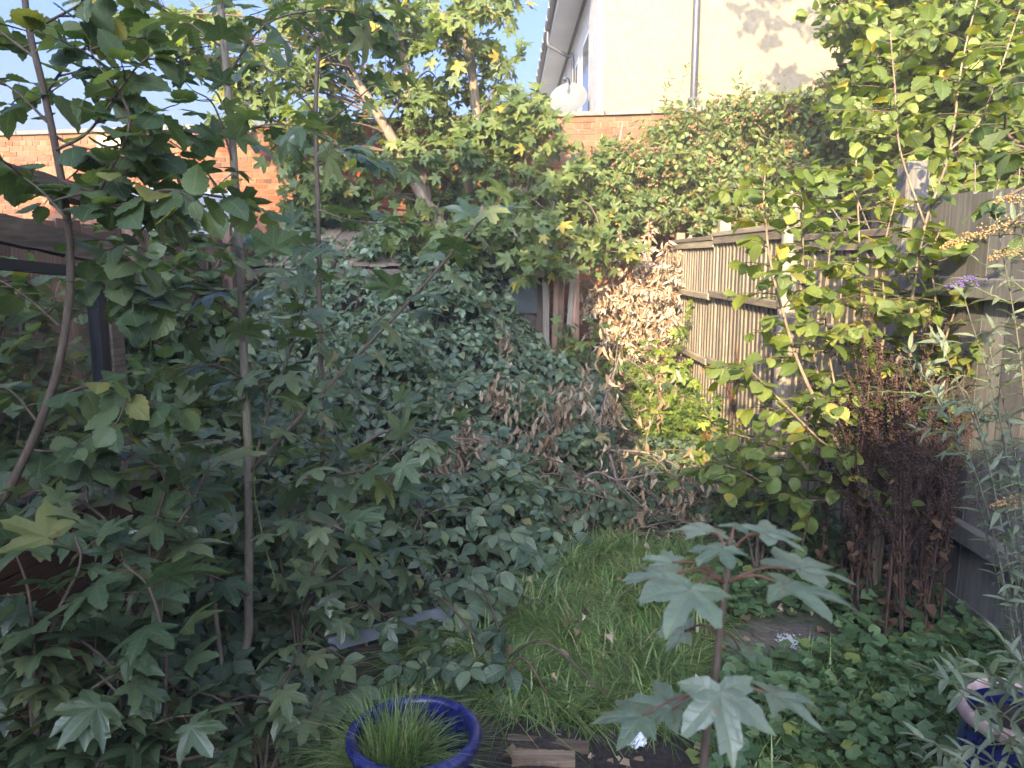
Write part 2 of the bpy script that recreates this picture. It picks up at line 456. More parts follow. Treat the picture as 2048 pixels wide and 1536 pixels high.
c = mix(nt, math_n(nt, 'MULTIPLY', ramp(nt, nl.outputs['Fac'], [(0.5, (0, 0, 0)), (0.7, (1, 1, 1))]), 0.55), c, (0.19, 0.115, 0.065))
p = N(nt, 'ShaderNodeBsdfPrincipled'); p.inputs['Roughness'].default_value = 0.92; p.inputs['Specular IOR Level'].default_value = 0.2
L(nt, c, p.inputs['Base Color'])
b = N(nt, 'ShaderNodeBump'); b.inputs['Strength'].default_value = 0.8; b.inputs['Distance'].default_value = 0.006
L(nt, nz.outputs['Fac'], b.inputs['Height']); L(nt, b.outputs[0], p.inputs['Normal']); L(nt, p.outputs[0], out.inputs[0])

# blue pot glaze, worn to the clay on the rim edges
m, nt, out = newmat('blue_glaze'); M['glaze'] = m
tc = N(nt, 'ShaderNodeTexCoord')
nz = N(nt, 'ShaderNodeTexNoise'); nz.inputs['Scale'].default_value = 30; nz.inputs['Detail'].default_value = 5; L(nt, tc.outputs['Object'], nz.inputs['Vector'])
c = ramp(nt, nz.outputs['Fac'], [(0.3, (0.005, 0.007, 0.05)), (0.55, (0.009, 0.013, 0.10)), (0.75, (0.016, 0.024, 0.155))])
ge = N(nt, 'ShaderNodeNewGeometry')
n2 = N(nt, 'ShaderNodeTexNoise'); n2.inputs['Scale'].default_value = 60; L(nt, tc.outputs['Object'], n2.inputs['Vector'])
edge = math_n(nt, 'MULTIPLY', ramp(nt, ge.outputs['Pointiness'], [(0.53, (0, 0, 0)), (0.58, (1, 1, 1))]), ramp(nt, n2.outputs['Fac'], [(0.45, (0, 0, 0)), (0.6, (1, 1, 1))]))
c = mix(nt, math_n(nt, 'MULTIPLY', edge, 0.12), c, (0.30, 0.24, 0.2))
n3 = N(nt, 'ShaderNodeTexNoise'); n3.inputs['Scale'].default_value = 7; n3.inputs['Detail'].default_value = 6; L(nt, tc.outputs['Object'], n3.inputs['Vector'])
dust = ramp(nt, n3.outputs['Fac'], [(0.5, (0, 0, 0)), (0.8, (1, 1, 1))])
c = mix(nt, math_n(nt, 'MULTIPLY', dust, 0.15), c, (0.08, 0.08, 0.11))
p = N(nt, 'ShaderNodeBsdfPrincipled'); L(nt, c, p.inputs['Base Color'])
L(nt, math_n(nt, 'ADD', math_n(nt, 'MULTIPLY', n3.outputs['Fac'], 0.4), 0.08), p.inputs['Roughness'])
b = N(nt, 'ShaderNodeBump'); b.inputs['Strength'].default_value = 0.2; b.inputs['Distance'].default_value = 0.003
L(nt, nz.outputs['Fac'], b.inputs['Height']); L(nt, b.outputs[0], p.inputs['Normal']); L(nt, p.outputs[0], out.inputs[0])
M['terracotta'] = simple('worn_pale_rim', (0.42, 0.30, 0.27), 0.8, noise=0.25, scale=25)

# ground: earth, moss and leaf litter
m, nt, out = newmat('garden_earth'); M['earth'] = m
ge = N(nt, 'ShaderNodeNewGeometry')
nz = N(nt, 'ShaderNodeTexNoise'); nz.inputs['Scale'].default_value = 14; nz.inputs['Detail'].default_value = 8; L(nt, ge.outputs['Position'], nz.inputs['Vector'])
nl = N(nt, 'ShaderNodeTexNoise'); nl.inputs['Scale'].default_value = 1.1; nl.inputs['Detail'].default_value = 4; L(nt, ge.outputs['Position'], nl.inputs['Vector'])
c = ramp(nt, nz.outputs['Fac'], [(0.3, (0.03, 0.024, 0.018)), (0.6, (0.075, 0.06, 0.042)), (0.75, (0.13, 0.10, 0.07))])
c = mix(nt, ramp(nt, nl.outputs['Fac'], [(0.45, (0, 0, 0)), (0.6, (0.6, 0.6, 0.6))]), c, (0.04, 0.065, 0.022))
p = N(nt, 'ShaderNodeBsdfPrincipled'); p.inputs['Roughness'].default_value = 0.95; L(nt, c, p.inputs['Base Color'])
b = N(nt, 'ShaderNodeBump'); b.inputs['Strength'].default_value = 1.0; b.inputs['Distance'].default_value = 0.02
L(nt, nz.outputs['Fac'], b.inputs['Height']); L(nt, b.outputs[0], p.inputs['Normal']); L(nt, p.outputs[0], out.inputs[0])

# ------------------------------------------------------------------ leaf templates
TPL = {}      # kind -> list of (V, F, uv, mi)


def petiole(V, F, uv, mi, length, r=0.012, sag=0.0):
    n = len(V)
    ring = []
    for k in range(3):
        t = k / 2
        y = length * t; z = -sag * 4 * t * (1 - t)
        for a in range(3):
            an = a * 2 * PI / 3
            ring.append([r * math.cos(an), y, z + r * math.sin(an)])
    V += ring; uv += [[0.5, 0.5]] * 9
    for k in range(2):
        for a in range(3):
            a0 = n + k * 3 + a; a1 = n + k * 3 + (a + 1) % 3
            F += [(a0, a1, a1 + 3), (a0, a1 + 3, a0 + 3)]; mi += [1, 1]


def syc_tpl(seed, hi=True, pet=0.7, flat=False, rings=(0.5, 1.0)):
    r = random.Random(seed)
    lobes = [(0, 1.0), (52, 0.90), (112, 0.60)]
    half = [(0, 1.0), (6, .84), (13, .80), (17, .62), (25, .44), (34, .60), (41, .66), (46, .78), (53, .92), (60, .74), (67, .70), (71, .54), (80, .40), (92, .50), (101, .53), (112, .62), (126, .42), (150, .26), (172, .12)]
    if not hi:
        half = [(0, 1.0), (14, .76), (25, .45), (40, .66), (53, .90), (67, .66), (80, .40), (112, .60), (140, .30), (172, .12)]
    ol = [(a, q) for a, q in half] + [(-a, q) for a, q in half[:0:-1]]
    droop = r.uniform(0.15, 0.45) if flat else r.uniform(0.12, 0.55); fold = r.uniform(0.02, 0.14); cup = r.uniform(-0.2, 0.25); tw = r.uniform(-0.18, 0.18)
    tip = r.uniform(-0.25, 0.15)
    V = [[0, 0, 0]]; uv = [[0.5, 0.0]]; F = []; mi = []
    js = [r.uniform(0.92, 1.08) for _ in ol]
    ls = r.uniform(0.9, 1.05); rs = r.uniform(0.9, 1.05)

    def pt(a, q):
        x = q * math.sin(math.radians(a)); y = q * math.cos(math.radians(a))
        near = min(abs(abs(a) - l) for l, _ in lobes)
        z = (0.035 * math.sin(9 * q + seed) * math.sin(math.radians(a * 4) + seed) if flat else 0.0) - droop * q * q * 0.55 + fold * (near / 26.0) * q - cup * x * x + tw * x * y + tip * max(0, y - 0.5) ** 2
        x *= rs if x > 0 else ls
        return [x, y, z], [0.5 + 0.5 * min(1, near / 27.0), q]
    n = len(ol)
    rings = list(rings) if hi else [1.0]
    for s_ in rings:
        for (a, q), j in zip(ol, js):
            v, w = pt(a, q * s_ * (j if s_ == 1 else 1)); V.append(v); uv.append(w)
    for i in range(n - 1):
        F.append((0, 1 + i + 1, 1 + i)); mi.append(0)
        for q_ in range(len(rings) - 1):
            a0, a1 = 1 + i + q_ * n, 2 + i + q_ * n
            F += [(a0, a1, a1 + n), (a0, a1 + n, a0 + n)]; mi += [0, 0]
    if not hi:
        pass
    i = n - 1
    F.append((0, 1, 1 + i)); mi.append(0)
    for q_ in range(len(rings) - 1):
        b_ = q_ * n
        F += [(1 + i + b_, 1 + b_, 1 + n + b_), (1 + i + b_, 1 + n + b_, 1 + i + n + b_)]; mi += [0, 0]
    # tilt blade on the petiole
    V = np.array(V); a = r.uniform(-0.12, 0.08) if flat else r.uniform(-0.5, 0.2); c, s_ = math.cos(a), math.sin(a)
    V = np.stack([V[:, 0], V[:, 1] * c - V[:, 2] * s_, V[:, 1] * s_ + V[:, 2] * c], 1)
    V[:, 1] += pet
    V = V.tolist()
    # outward winding: make normals +z
    F = [(q[0], q[2], q[1]) for q in F]
    if hi:
        petiole(V, F, uv, mi, pet, 0.013, r.uniform(-0.08, 0.03))
    return fixup(V, F, uv, mi)


def fixup(V, F, uv, mi):
    V = np.array(V, float); F = np.array(F, int); mi = np.array(mi, int)
    n = np.cross(V[F[:, 1]] - V[F[:, 0]], V[F[:, 2]] - V[F[:, 0]])
    fl = (n[:, 2] < 0) & (mi == 0)
    F[fl] = F[fl][:, [0, 2, 1]]
    return V, F, np.array(uv, float), mi


def strip_tpl(seed, prof, teeth=0.0, cols=2, pet=0.1, droop=0.3, fold=0.2, corr=0.0, curl=0.0, twist=0.0, y0=0.0, mat=None):
    """ovate / lance blade: rows of edge..mid..edge; prof = [(v, halfwidth)]"""
    r = random.Random(seed)
    dr = droop * r.uniform(0.4, 1.6); fo = fold * r.uniform(0.3, 1.5); cu = curl * r.uniform(-0.3, 1.2); tw = twist * r.uniform(-1, 1)
    side = r.uniform(-0.12, 0.12)
    V = []; uv = []; F = []; mi = []
    W = 2 * cols + 1
    for i, (v, w) in enumerate(prof):
        for j in range(W):
            s = (j - cols) / cols
            x = s * w
            yy = v + (0.02 * teeth / 0.085 if (abs(s) == 1 and teeth and i % 2 and i < len(prof) - 1) else 0)
            if abs(s) == 1 and teeth and 0 < i < len(prof) - 1:
                x *= 1 + teeth * (1 if (i % 2) else -1)
            z = fo * abs(x) - dr * v * v - cu * (abs(x) / 0.5) ** 2 * 0.5
            if corr and abs(s) > 0.2:
                z += corr * (1 if i % 2 else -1) * abs(s)
            a = tw * v
            xx = x * math.cos(a) - z * math.sin(a) * 0.0; z = z + x * math.sin(a)
            V.append([xx + side * v * v, yy + pet, z]); uv.append([0.5 + 0.5 * s, v])
    for i in range(len(prof) - 1):
        for j in range(W - 1):
            a = i * W + j
            F += [(a, a + 1, a + W + 1), (a, a + W + 1, a + W)]; mi += [0, 0]
    if pet > 0.04:
        petiole(V, F, uv, mi, pet, 0.012)
    V = np.array(V); F = np.array(F)
    return fixup(V, F, uv, mi)


HZ = [(0.0, 0.02), (0.03, 0.22), (0.16, 0.37), (0.33, 0.44), (0.5, 0.45), (0.66, 0.38), (0.82, 0.24), (0.91, 0.11), (1.0, 0.0)]
HZ2 = [(v_, float(np.interp(v_, [a for a, b in HZ], [b for a, b in HZ]))) for v_ in (0, .04, .12, .21, .30, .39, .48, .57, .66, .75, .83, .9, .95, 1.0)]
BR = [(0.0, 0.03), (0.15, 0.2), (0.36, 0.31), (0.58, 0.3), (0.8, 0.17), (1.0, 0.0)]
LA = [(0.0, 0.015), (0.15, 0.085), (0.4, 0.125), (0.7, 0.08), (1.0, 0.0)]
SM = [(0.0, 0.06), (0.2, 0.34), (0.55, 0.40), (0.85, 0.2), (1.0, 0.0)]
AS = [(0.0, 0.02), (0.3, 0.15), (0.65, 0.14), (1.0, 0.0)]


def join_tpl(parts):
    V = []; F = []; uv = []; mi = []; n = 0
    for (v, f, u, m_), M4 in parts:
        V.append(v @ M4[:3, :3].T + M4[:3, 3]); F.append(f + n); uv.append(u); mi.append(m_); n += len(v)
    return np.concatenate(V), np.concatenate(F), np.concatenate(uv), np.concatenate(mi)


def rotz(a, t=(0, 0, 0), s=1.0, tx=0.0):
    m4 = Matrix.Translation(t) @ Matrix.Rotation(a, 4, 'Z') @ Matrix.Rotation(tx, 4, 'X') @ Matrix.Diagonal((s, s, s, 1))
    return np.array(m4)


def bramble_tpl(seed, five=False):
    r = random.Random(seed)
    ps = []
    spec = [(0, 1.0, 0.35), (1.15, 0.82, 0.22), (-1.15, 0.82, 0.22)]
    if five: spec += [(2.0, 0.6, 0.2), (-2.0, 0.6, 0.2)]
    for i, (a, s, off) in enumerate(spec):
        tp = strip_tpl(seed * 10 + i, BR, teeth=0.05, cols=1, pet=0.0, droop=0.28, fold=0.3, curl=0.05)
        aa = a + r.uniform(-0.2, 0.2)
        o = (-math.sin(aa) * 0.12, 0.5 + math.cos(aa) * 0.12, r.uniform(-0.03, 0.03))
        ps.append((tp, rotz(aa, o, s * r.uniform(0.85, 1.1), r.uniform(-0.3, 0.25))))
    V, F, uv, mi = join_tpl(ps)
    V = V.tolist(); F = F.tolist(); uv = uv.tolist(); mi = mi.tolist()
    petiole(V, F, uv, mi, 0.6, 0.014)
    return fixup(V, F, uv, mi)


def round_tpl(seed):
    r = random.Random(seed)
    V = [[0, 0.55, -0.05]]; uv = [[0.5, 0.1]]; F = []; mi = []
    n = 10
    for i in range(n):
        a = -PI + 0.35 + (2 * PI - 0.7) * i / (n - 1)
        q = 0.46 * (1.06 if i % 2 else 0.92) * r.uniform(0.9, 1.1)
        V.append([q * math.sin(a), 0.55 + q * math.cos(a), 0.12 * q * math.cos(3 * a + seed) + r.uniform(-.03, .03)])
        uv.append([0.5 + 0.5 * abs(math.sin(2.5 * a)), 0.8])
    for i in range(n - 1):
        F.append((0, i + 1, i + 2)); mi.append(0)
    return fixup(V, F, uv, mi)


TPL['syc'] = [syc_tpl(100 + i) for i in range(8)]
TPL['syc_lo'] = [syc_tpl(200 + i, False, 0.45) for i in range(6)]
TPL['hazel'] = [strip_tpl(300 + i, HZ2, teeth=0.085, cols=2, pet=0.14, droop=0.4, fold=0.1, corr=0.017, curl=0.3, twist=0.7) for i in range(9)]
TPL['hazel_lo'] = [strip_tpl(400 + i, HZ[::2], teeth=0.08, cols=1, pet=0.1, droop=0.35, fold=0.25, curl=0.15, twist=0.4) for i in range(7)]
TPL['bramble'] = [bramble_tpl(500 + i, i % 3 == 0) for i in range(8)]
TPL['lance'] = [strip_tpl(600 + i, LA, teeth=0.06, cols=1, pet=0.02, droop=0.35, fold=0.4, twist=0.5) for i in range(6)]
TPL['small'] = [strip_tpl(700 + i, SM, cols=1, pet=0.03, droop=0.3, fold=0.35, twist=0.4) for i in range(6)]
TPL['dead'] = [strip_tpl(800 + i, AS, cols=1, pet=0.03, droop=0.5, fold=1.3, twist=1.6, curl=-0.2) for i in range(7)]
TPL['round'] = [round_tpl(900 + i) for i in range(6)]
TPL['dock'] = [strip_tpl(950 + i, [(0, .03), (.12, .14), (.4, .2), (.7, .15), (.9, .07), (1, 0)], teeth=0.06, cols=2, pet=0.25, droop=0.5, fold=0.35, corr=0.01, twist=0.4) for i in range(4)]
for k in list(TPL):            # dead sycamore leaves: crumpled
    pass
TPL['crumple'] = [strip_tpl(980 + i, HZ[::2], cols=2, pet=0.08, droop=0.6, fold=1.1, twist=1.4, corr=0.05) for i in range(6)]

_meshcache = {}


def leaf_mesh(kind, i, mats, nm):
    key = (kind, i, mats[0].name, nm)
    if key not in _meshcache:
        V, F, uv, mi = TPL[kind][i]
        _meshcache[key] = mk_mesh(nm, V, F, mats, uv, mi)
    return _meshcache[key]


class Plant:
    def __init__(s, name, label, cat, base, group=None):
        s.base = np.asarray(base, float)
        s.root = empty(name, Vector(s.base), label, cat, group)
        s.lk = []; s.lm = []; s.acc = {}

    def leaves(s, kind, pos, head, nrm, size):
        pos = np.atleast_2d(pos); n = len(pos)
        y = unit(np.broadcast_to(head, (n, 3))); z = np.broadcast_to(nrm, (n, 3))
        z = unit(z - y * (z * y).sum(1, keepdims=True)); x = np.cross(y, z)
        sz = np.broadcast_to(np.asarray(size, float), (n,))
        Mx = np.zeros((n, 4, 4)); Mx[:, 3, 3] = 1
        Mx[:, :3, 0] = x * sz[:, None]; Mx[:, :3, 1] = y * sz[:, None]; Mx[:, :3, 2] = z * sz[:, None]
        Mx[:, :3, 3] = pos - s.base
        ti = rng.integers(0, len(TPL[kind]), n)
        s.lk += [(kind, int(t)) for t in ti]; s.lm.append(Mx)

    def tube(s, nm, pts, r0, r1, sides=6, own=False):
        pts = np.asarray(pts, float) - s.base
        key = (nm, len(s.acc)) if own else (nm, -1)
        a = s.acc.setdefault(key, Acc())
        a.tube(pts, np.linspace(r0, r1, len(pts)), sides)

    def blob(s, nm, V, F):
        s.acc.setdefault((nm, -1), Acc()).add(np.asarray(V) - s.base, F)

    def done(s, leafm, stemm, petm=None, nmax=300, leafname='leaf', rest='foliage', partm=None, minpx=9.0):
        for (nm, _), a in s.acc.items():
            mm = (partm or {}).get(nm, stemm)
            o = part(nm, a, mm, s.root, smooth=True)
            if nm in ('twigs', 'seeds', 'florets'):
                o['kind'] = 'stuff'
        if not s.lk:
            return s.root
        mats = [leafm, petm or M['petiole_g']]
        Mx = np.concatenate(s.lm)
        c = Mx[:, :3, 3] + s.base + Mx[:, :3, 1] * 0.5
        px, py, z = project(c)
        size = np.linalg.norm(Mx[:, :3, 1], axis=1) / np.maximum(z, 0.1) * F_PX
        vis = (z > 0.2) & (px > -30) & (px < 2078) & (py > -30) & (py < 1566)
        score = np.where(vis & (size > minpx), size / np.maximum(z, 0.3) ** 0.5 * rng.uniform(0.8, 1.2, len(size)), -1)
        order = np.argsort(-score)
        pick = [i for i in order[:nmax] if score[i] > 0]
        if len(Mx) - len(pick) < 12:
            pick = list(range(len(Mx)))
        ps = set(pick)
        for i in pick:
            k, t = s.lk[i]
            obj(leafname, leaf_mesh(k, t, mats, leafname), s.root, Mx[i])
        groups = {}
        for i in range(len(Mx)):
            if i not in ps:
                groups.setdefault(s.lk[i], []).append(i)
        if groups:
            Vs = []; Fs = []; Us = []; Ms = []; n = 0
            for k, idx in groups.items():
                V, F, uv, mi = TPL[k[0]][k[1]]
                A = Mx[idx]
                W = np.einsum('nij,vj->nvi', A[:, :3, :3], V) + A[:, None, :3, 3]
                m_ = len(idx)
                Vs.append(W.reshape(-1, 3))
                Fs.append((F[None] + (np.arange(m_) * len(V))[:, None, None] + n).reshape(-1, 3)); n += m_ * len(V)
                Us.append(np.tile(uv, (m_, 1))); Ms.append(np.tile(mi, m_))
            o = obj(rest, mk_mesh(rest, np.concatenate(Vs), np.concatenate(Fs), mats, np.concatenate(Us), np.concatenate(Ms)), s.root)
            o['kind'] = 'stuff'
        return s.root


def rv(n=None, s=1.0):
    return rng.normal(0, s, (n, 3) if n else 3)


UP = np.array([0, 0, 1.0])


def along(pts, d):
    """points and tangents every d metres of a polyline"""
    seg = np.linalg.norm(np.diff(pts, axis=0), axis=1); cs = np.r_[0, np.cumsum(seg)]
    s = np.arange(d * rng.uniform(0.3, 0.9), cs[-1], d)
    s = np.clip(s + rng.uniform(-0.25, 0.25, len(s)) * d, 0, cs[-1])
    Q = np.stack([np.interp(s, cs, pts[:, k]) for k in range(3)], 1)
    T = unit(np.stack([np.interp(s + 0.02, cs, pts[:, k]) for k in range(3)], 1) - np.stack([np.interp(np.maximum(s - 0.02, 0), cs, pts[:, k]) for k in range(3)], 1))
    return Q, T, s / cs[-1]


def leafy(pl, pts, kind, spacing, size, start=0.15, pair=True, droop=0.1, up=0.35, tilt=0.35, bias=None):
    """leaves on a shoot"""
    Q, T, t = along(pts, spacing)
    k = 0
    for q, d, tt in zip(Q, T, t):
        if tt < start: continue
        a0 = (k % 2) * PI / 2 + rng.uniform(-0.4, 0.4); k += 1
        side = unit(np.cross(d, UP + rv(s=0.05))); oth = np.cross(side, d)
        angs = (a0, a0 + PI) if pair else ((a0 if k % 2 else a0 + PI),)
        for a in angs:
            h = side * math.cos(a) + oth * math.sin(a) * 0.6 + d * 0.5 + UP * up * 0.5 + rv(s=0.15)
            if bias is not None: h = h + bias
            h[2] -= droop * 2
            sz = size * rng.uniform(0.6, 1.15)
            pl.leaves(kind, q, h, UP + rv(s=tilt) + unit(h) * 0.2, sz)
    e = pts[-1]; d = unit(pts[-1] - pts[-2])
    for j in range(2):
        pl.leaves(kind, e, d + rv(s=0.4), UP + rv(s=tilt), size * rng.uniform(0.5, 0.9))


def sprout(base, d, ln, droop=0.25, n=6, wob=0.06):
    d = unit(d); pts = [np.asarray(base, float)]
    st = ln / n
    for i in range(n):
        d = unit(d + rv(s=wob) - UP * droop / n * 1.5)
        pts.append(pts[-1] + d * st)
    return np.array(pts)


def shoots(pl, pts, n, ln, kind, spacing, size, t0=0.2, t1=1.0, up=0.5, pair=False, r=0.003, droop=0.2, bias=None, **kw):
    """side shoots with leaves along a stem"""
    for i in range(n):
        t = t0 + (t1 - t0) * (i + rng.uniform(0.1, 0.9)) / n
        f = t * (len(pts) - 1); j = min(int(f), len(pts) - 2)
        b = pts[j] + (pts[j + 1] - pts[j]) * (f - j); d = unit(pts[j + 1] - pts[j])
        a = i * 2.4 + rng.uniform(-0.5, 0.5)
        side = np.array([math.cos(a), math.sin(a), 0.0])
        if bias is not None: side = side + bias
        L_ = ln * rng.uniform(0.6, 1.2) * (1.0 - 0.45 * t)
        q = sprout(b, side + d * up + rv(s=0.1), L_, droop)
        pl.tube('twigs', q, r, r * 0.5, 4)
        leafy(pl, q, kind, spacing, size, pair=pair, **kw)


def clump(pl, c, R, n_tw, per, kind, size, branch_from=None, flat=0.75, r=0.004, sun=True, droop=0.2, tilt=0.5):
    c = np.asarray(c, float)
    if branch_from is not None:
        b = np.asarray(branch_from, float); mid = (b + c) / 2 + rv(s=0.1) + UP * 0.1
        pl.tube('twigs', spline([b, mid, c], 4), 0.014, 0.006, 5)
    d = unit(rv(n_tw)); d[:, 2] *= flat
    ln = R * rng.uniform(0.55, 1.1, n_tw)
    for k in range(n_tw):
        e = c + d[k] * ln[k]
        m_ = (c + e) / 2 + rv(s=R * 0.1)
        q = np.array([c, m_, e])
        pl.tube('twigs', q, r, r * 0.4, 3)
        t = rng.uniform(0.3, 1.05, per)
        pos = c + (e - c) * t[:, None] + rv(per, R * 0.09)
        h = unit(d[k] * 0.6 + rv(per, 0.5)); h[:, 2] -= droop
        nrm = UP * 0.8 + np.array([-0.2, -0.55, 0]) + rv(per, tilt)
        pl.leaves(kind, pos, h, nrm, size * rng.uniform(0.6, 1.2, per))


# ------------------------------------------------------------------ SETTING: ground
nx, ny = 130, 130
gx = np.concatenate([[-600, -150, -40], np.linspace(-10, 9, nx - 6), [40, 150, 600]])
gy = np.concatenate([[-600, -150, -40], np.linspace(-6, 20, ny - 6), [50, 160, 900]])
X, Y = np.meshgrid(gx, gy, indexing='ij')
Z = G(X, Y) * np.exp(-((X / 12) ** 2 + (Y / 22) ** 2))
V = np.stack([X, Y, Z], -1).reshape(-1, 3)
idx = np.arange(nx * ny).reshape(nx, ny)
Fq = np.stack([idx[:-1, :-1], idx[1:, :-1], idx[1:, 1:], idx[:-1, 1:]], -1).reshape(-1, 4)
o = obj('ground', mk_mesh('ground', V, Fq, M['earth'])); o['kind'] = 'structure'


def soil_sheet(name, outline, mat, lift=0.006, seed=0, bump=0.012):
    """an irregular sheet lying on the ground"""
    ol = np.array(outline); c = ol.mean(0); n = 48
    ang = np.arctan2(ol[:, 1] - c[1], ol[:, 0] - c[0]); rad = np.hypot(ol[:, 0] - c[0], ol[:, 1] - c[1]); od = np.argsort(ang)
    A = np.linspace(-PI, PI, n, endpoint=False)
    R = np.interp(A, np.r_[ang[od] - 2 * PI, ang[od], ang[od] + 2 * PI], np.r_[rad[od]] .tolist() * 3) * (1 + 0.07 * np.sin(A * 7 + seed) + 0.05 * np.sin(A * 13 + 2 * seed))
    rings = np.linspace(0, 1, 14)
    V = []
    for s in rings:
        x = c[0] + R * s * np.cos(A); y = c[1] + R * s * np.sin(A)
        z = G(x, y) + lift * (1 - s ** 6 * 1.3) + bump * (np.array([mnoise.noise((a * 9, b * 9, seed)) for a, b in zip(x, y)])) * (1 - s ** 3)
        V.append(np.stack([x, y, np.maximum(z, G(x, y) + (0.003 if s < 0.99 else -0.004))], 1))
    V = np.concatenate(V); F = []
    for i in range(13):
        for j in range(n):
            a = i * n + j; b_ = i * n + (j + 1) % n
            F.append((a, b_, b_ + n, a + n))
    o = obj(name, mk_mesh(name, V, np.array(F), mat)); o['kind'] = 'structure'
    return o


soil_sheet('soil_bed', [PG(985, 1455)[:2], PG(1180, 1450)[:2], PG(1400, 1465)[:2], PG(1450, 1560)[:2], PG(1300, 1680)[:2], PG(980, 1660)[:2]], M['soil'], 0.02, 1, 0.03)
soil_sheet('bare_dirt_patch', [PG(1390, 1300)[:2], PG(1480, 1258)[:2], PG(1600, 1243)[:2], PG(1670, 1270)[:2], PG(1640, 1325)[:2], PG(1500, 1345)[:2]], M['dirt'], 0.02, 2, 0.015)

# ------------------------------------------------------------------ unseen house behind the camera, inferred from its shade, outline shaped to cast it
hb = empty('shading_house', (-2.74, -7.54, 0), 'unseen house with a lower extension behind the camera, shaped to shade the garden, white for bounce light', 'house', rz=-math.atan2(SUN_DIR_H[0], SUN_DIR_H[1]))
def prism(name, poly, y0, y1, mat, parent):
    """vertical polygon in x-z swept from y0 to y1"""
    n_ = len(poly); a_ = Acc()
    V_ = [[x_, y0, z_] for x_, z_ in poly] + [[x_, y1, z_] for x_, z_ in poly]
    F_ = [(0, k + 1, k) for k in range(1, n_ - 1)] + [(n_, n_ + k, n_ + k + 1) for k in range(1, n_ - 1)]
    for k in range(n_):
        m_ = (k + 1) % n_
        F_ += [(k, m_, m_ + n_), (k, m_ + n_, k + n_)]
    a_.add(V_, F_)
    return part(name, a_, mat, parent)


prism('wall', [(-9, 0), (0, 0), (0, 5.02), (-1.42, 8.75), (-9, 8.75)], -5, 0, M['whitewall'], hb)  # white finish chosen to bounce light into the shaded garden
prism('roof', [(0.02, 5.06), (0.02, 5.16), (-1.42, 8.87), (-9.1, 8.87), (-9.1, 8.76), (-1.44, 8.76)], -5.2, 0.15, M['rooftile'], hb)
boxpart('extension_wall', (0.025, -5, 0), (9, 0.3, 4.9), M['whitewall'], hb)
boxpart('extension_roof', (0.025, -5, 4.904), (9.1, 0.4, 5.0), M['rooftile'], hb)
for wx, wz in ((-6.5, 1.0), (-3.6, 1.0), (-6.5, 4.0), (-3.6, 4.0)):
    w = boxpart('window', (wx, 0.005, wz), (wx + 1.3, 0.04, wz + 1.4), M['white'], hb)
    boxpart('pane', (wx + 0.08, 0.045, wz + 0.08), (wx + 1.22, 0.055, wz + 1.32), M['glass'], w)
boxpart('door', (3.0, 0.305, 0), (4.6, 0.35, 2.1), M['white'], hb)

# ------------------------------------------------------------------ back brick wall
WA = math.atan(-0.2)
WB = np.array([0.9, 10.35, 0.0])
wroot = empty('brick_wall', Vector(WB), 'old mixed red and brown brick boundary wall with stone coping, below the cream house', 'wall', rz=WA)
cw, sw = math.cos(WA), math.sin(WA)


def wall_w(lx, ly, lz):
    return np.array([WB[0] + lx * cw - ly * sw, WB[1] + lx * sw + ly * cw, lz])


HB, CO = 45, 0.075
X0, X1 = -10.5, 7.5
a = Acc(); a.box((X0, 0.008, -0.1), (X1, 0.215, HB * CO)); part('mortar', a, M['mortar'], wroot)


def brick_mesh(l, seed):
    r = random.Random(seed); j = lambda s: r.uniform(-s, s)
    a_ = Acc(); h, d = 0.0325, 0.05
    V = np.array([[-l / 2, 0, -h], [l / 2, 0, -h], [l / 2, d * 2, -h], [-l / 2, d * 2, -h], [-l / 2, 0, h], [l / 2, 0, h], [l / 2, d * 2, h], [-l / 2, d * 2, h]])
    V += np.array([[j(.004), j(.004), j(.003)] for _ in V]); 
    Fq = [(4, 5, 6, 7), (0, 1, 5, 4), (1, 2, 6, 5), (3, 0, 4, 7), (0, 3, 2, 1)]
    return V, np.array([t for q in Fq for t in ((q[0], q[1], q[2]), (q[0], q[2], q[3]))])


BV = [(brick_mesh(0.215, i)) for i in range(5)] + [(brick_mesh(0.1025, 10 + i)) for i in range(4)]
BM = [mk_mesh('brick', v, f, M['brick'], smooth=False) for v, f in BV]
bl = []
for row in range(HB):
    z = (row + 0.5) * CO
    header = row % 4 == 3
    step = 0.1125 if header else 0.225
    x = X0 + (0 if header else (0.1125 if row % 2 else 0.0)) + 0.06
    while x < X1 - 0.1:
        bl.append((x + random.uniform(-.003, .003), random.uniform(-.004, .004), z + random.uniform(-.002, .002), random.randrange(5, 9) if header else random.randrange(5)))
        x += step
bl = np.array(bl)
wp = np.stack([WB[0] + bl[:, 0] * cw, WB[1] + bl[:, 0] * sw, bl[:, 2]], 1)
px, py, pz = project(wp)
inb = ((px > 0) & (px < 600) & (py > 262) & (py < 440)) * 1.0 + ((px > 1030) & (px < 1300) & (py > 235) & (py < 350)) * 3.0 + ((px > 1100) & (px < 1200) & (py > 430) & (py < 600)) * 3.0
sc_ = inb * rng.uniform(0.6, 1.0, len(inb))
od = np.argsort(-sc_)[:300]
ps = set(int(i) for i in od if sc_[i] > 0)
Vs = []; Fs = []; n = 0
for i, (x, y, z, k) in enumerate(bl):
    k = int(k)
    if i in ps:
        o = obj('brick', BM[k], wroot); o.location = (x, y, z)
    else:
        v, f = BV[k]
        Vs.append(v + (x, y, z)); Fs.append(f + n); n += len(v)
o = obj('brickwork', mk_mesh('brickwork', np.concatenate(Vs), np.concatenate(Fs), M['brick'], smooth=False), wroot); o['kind'] = 'stuff'
x = X0
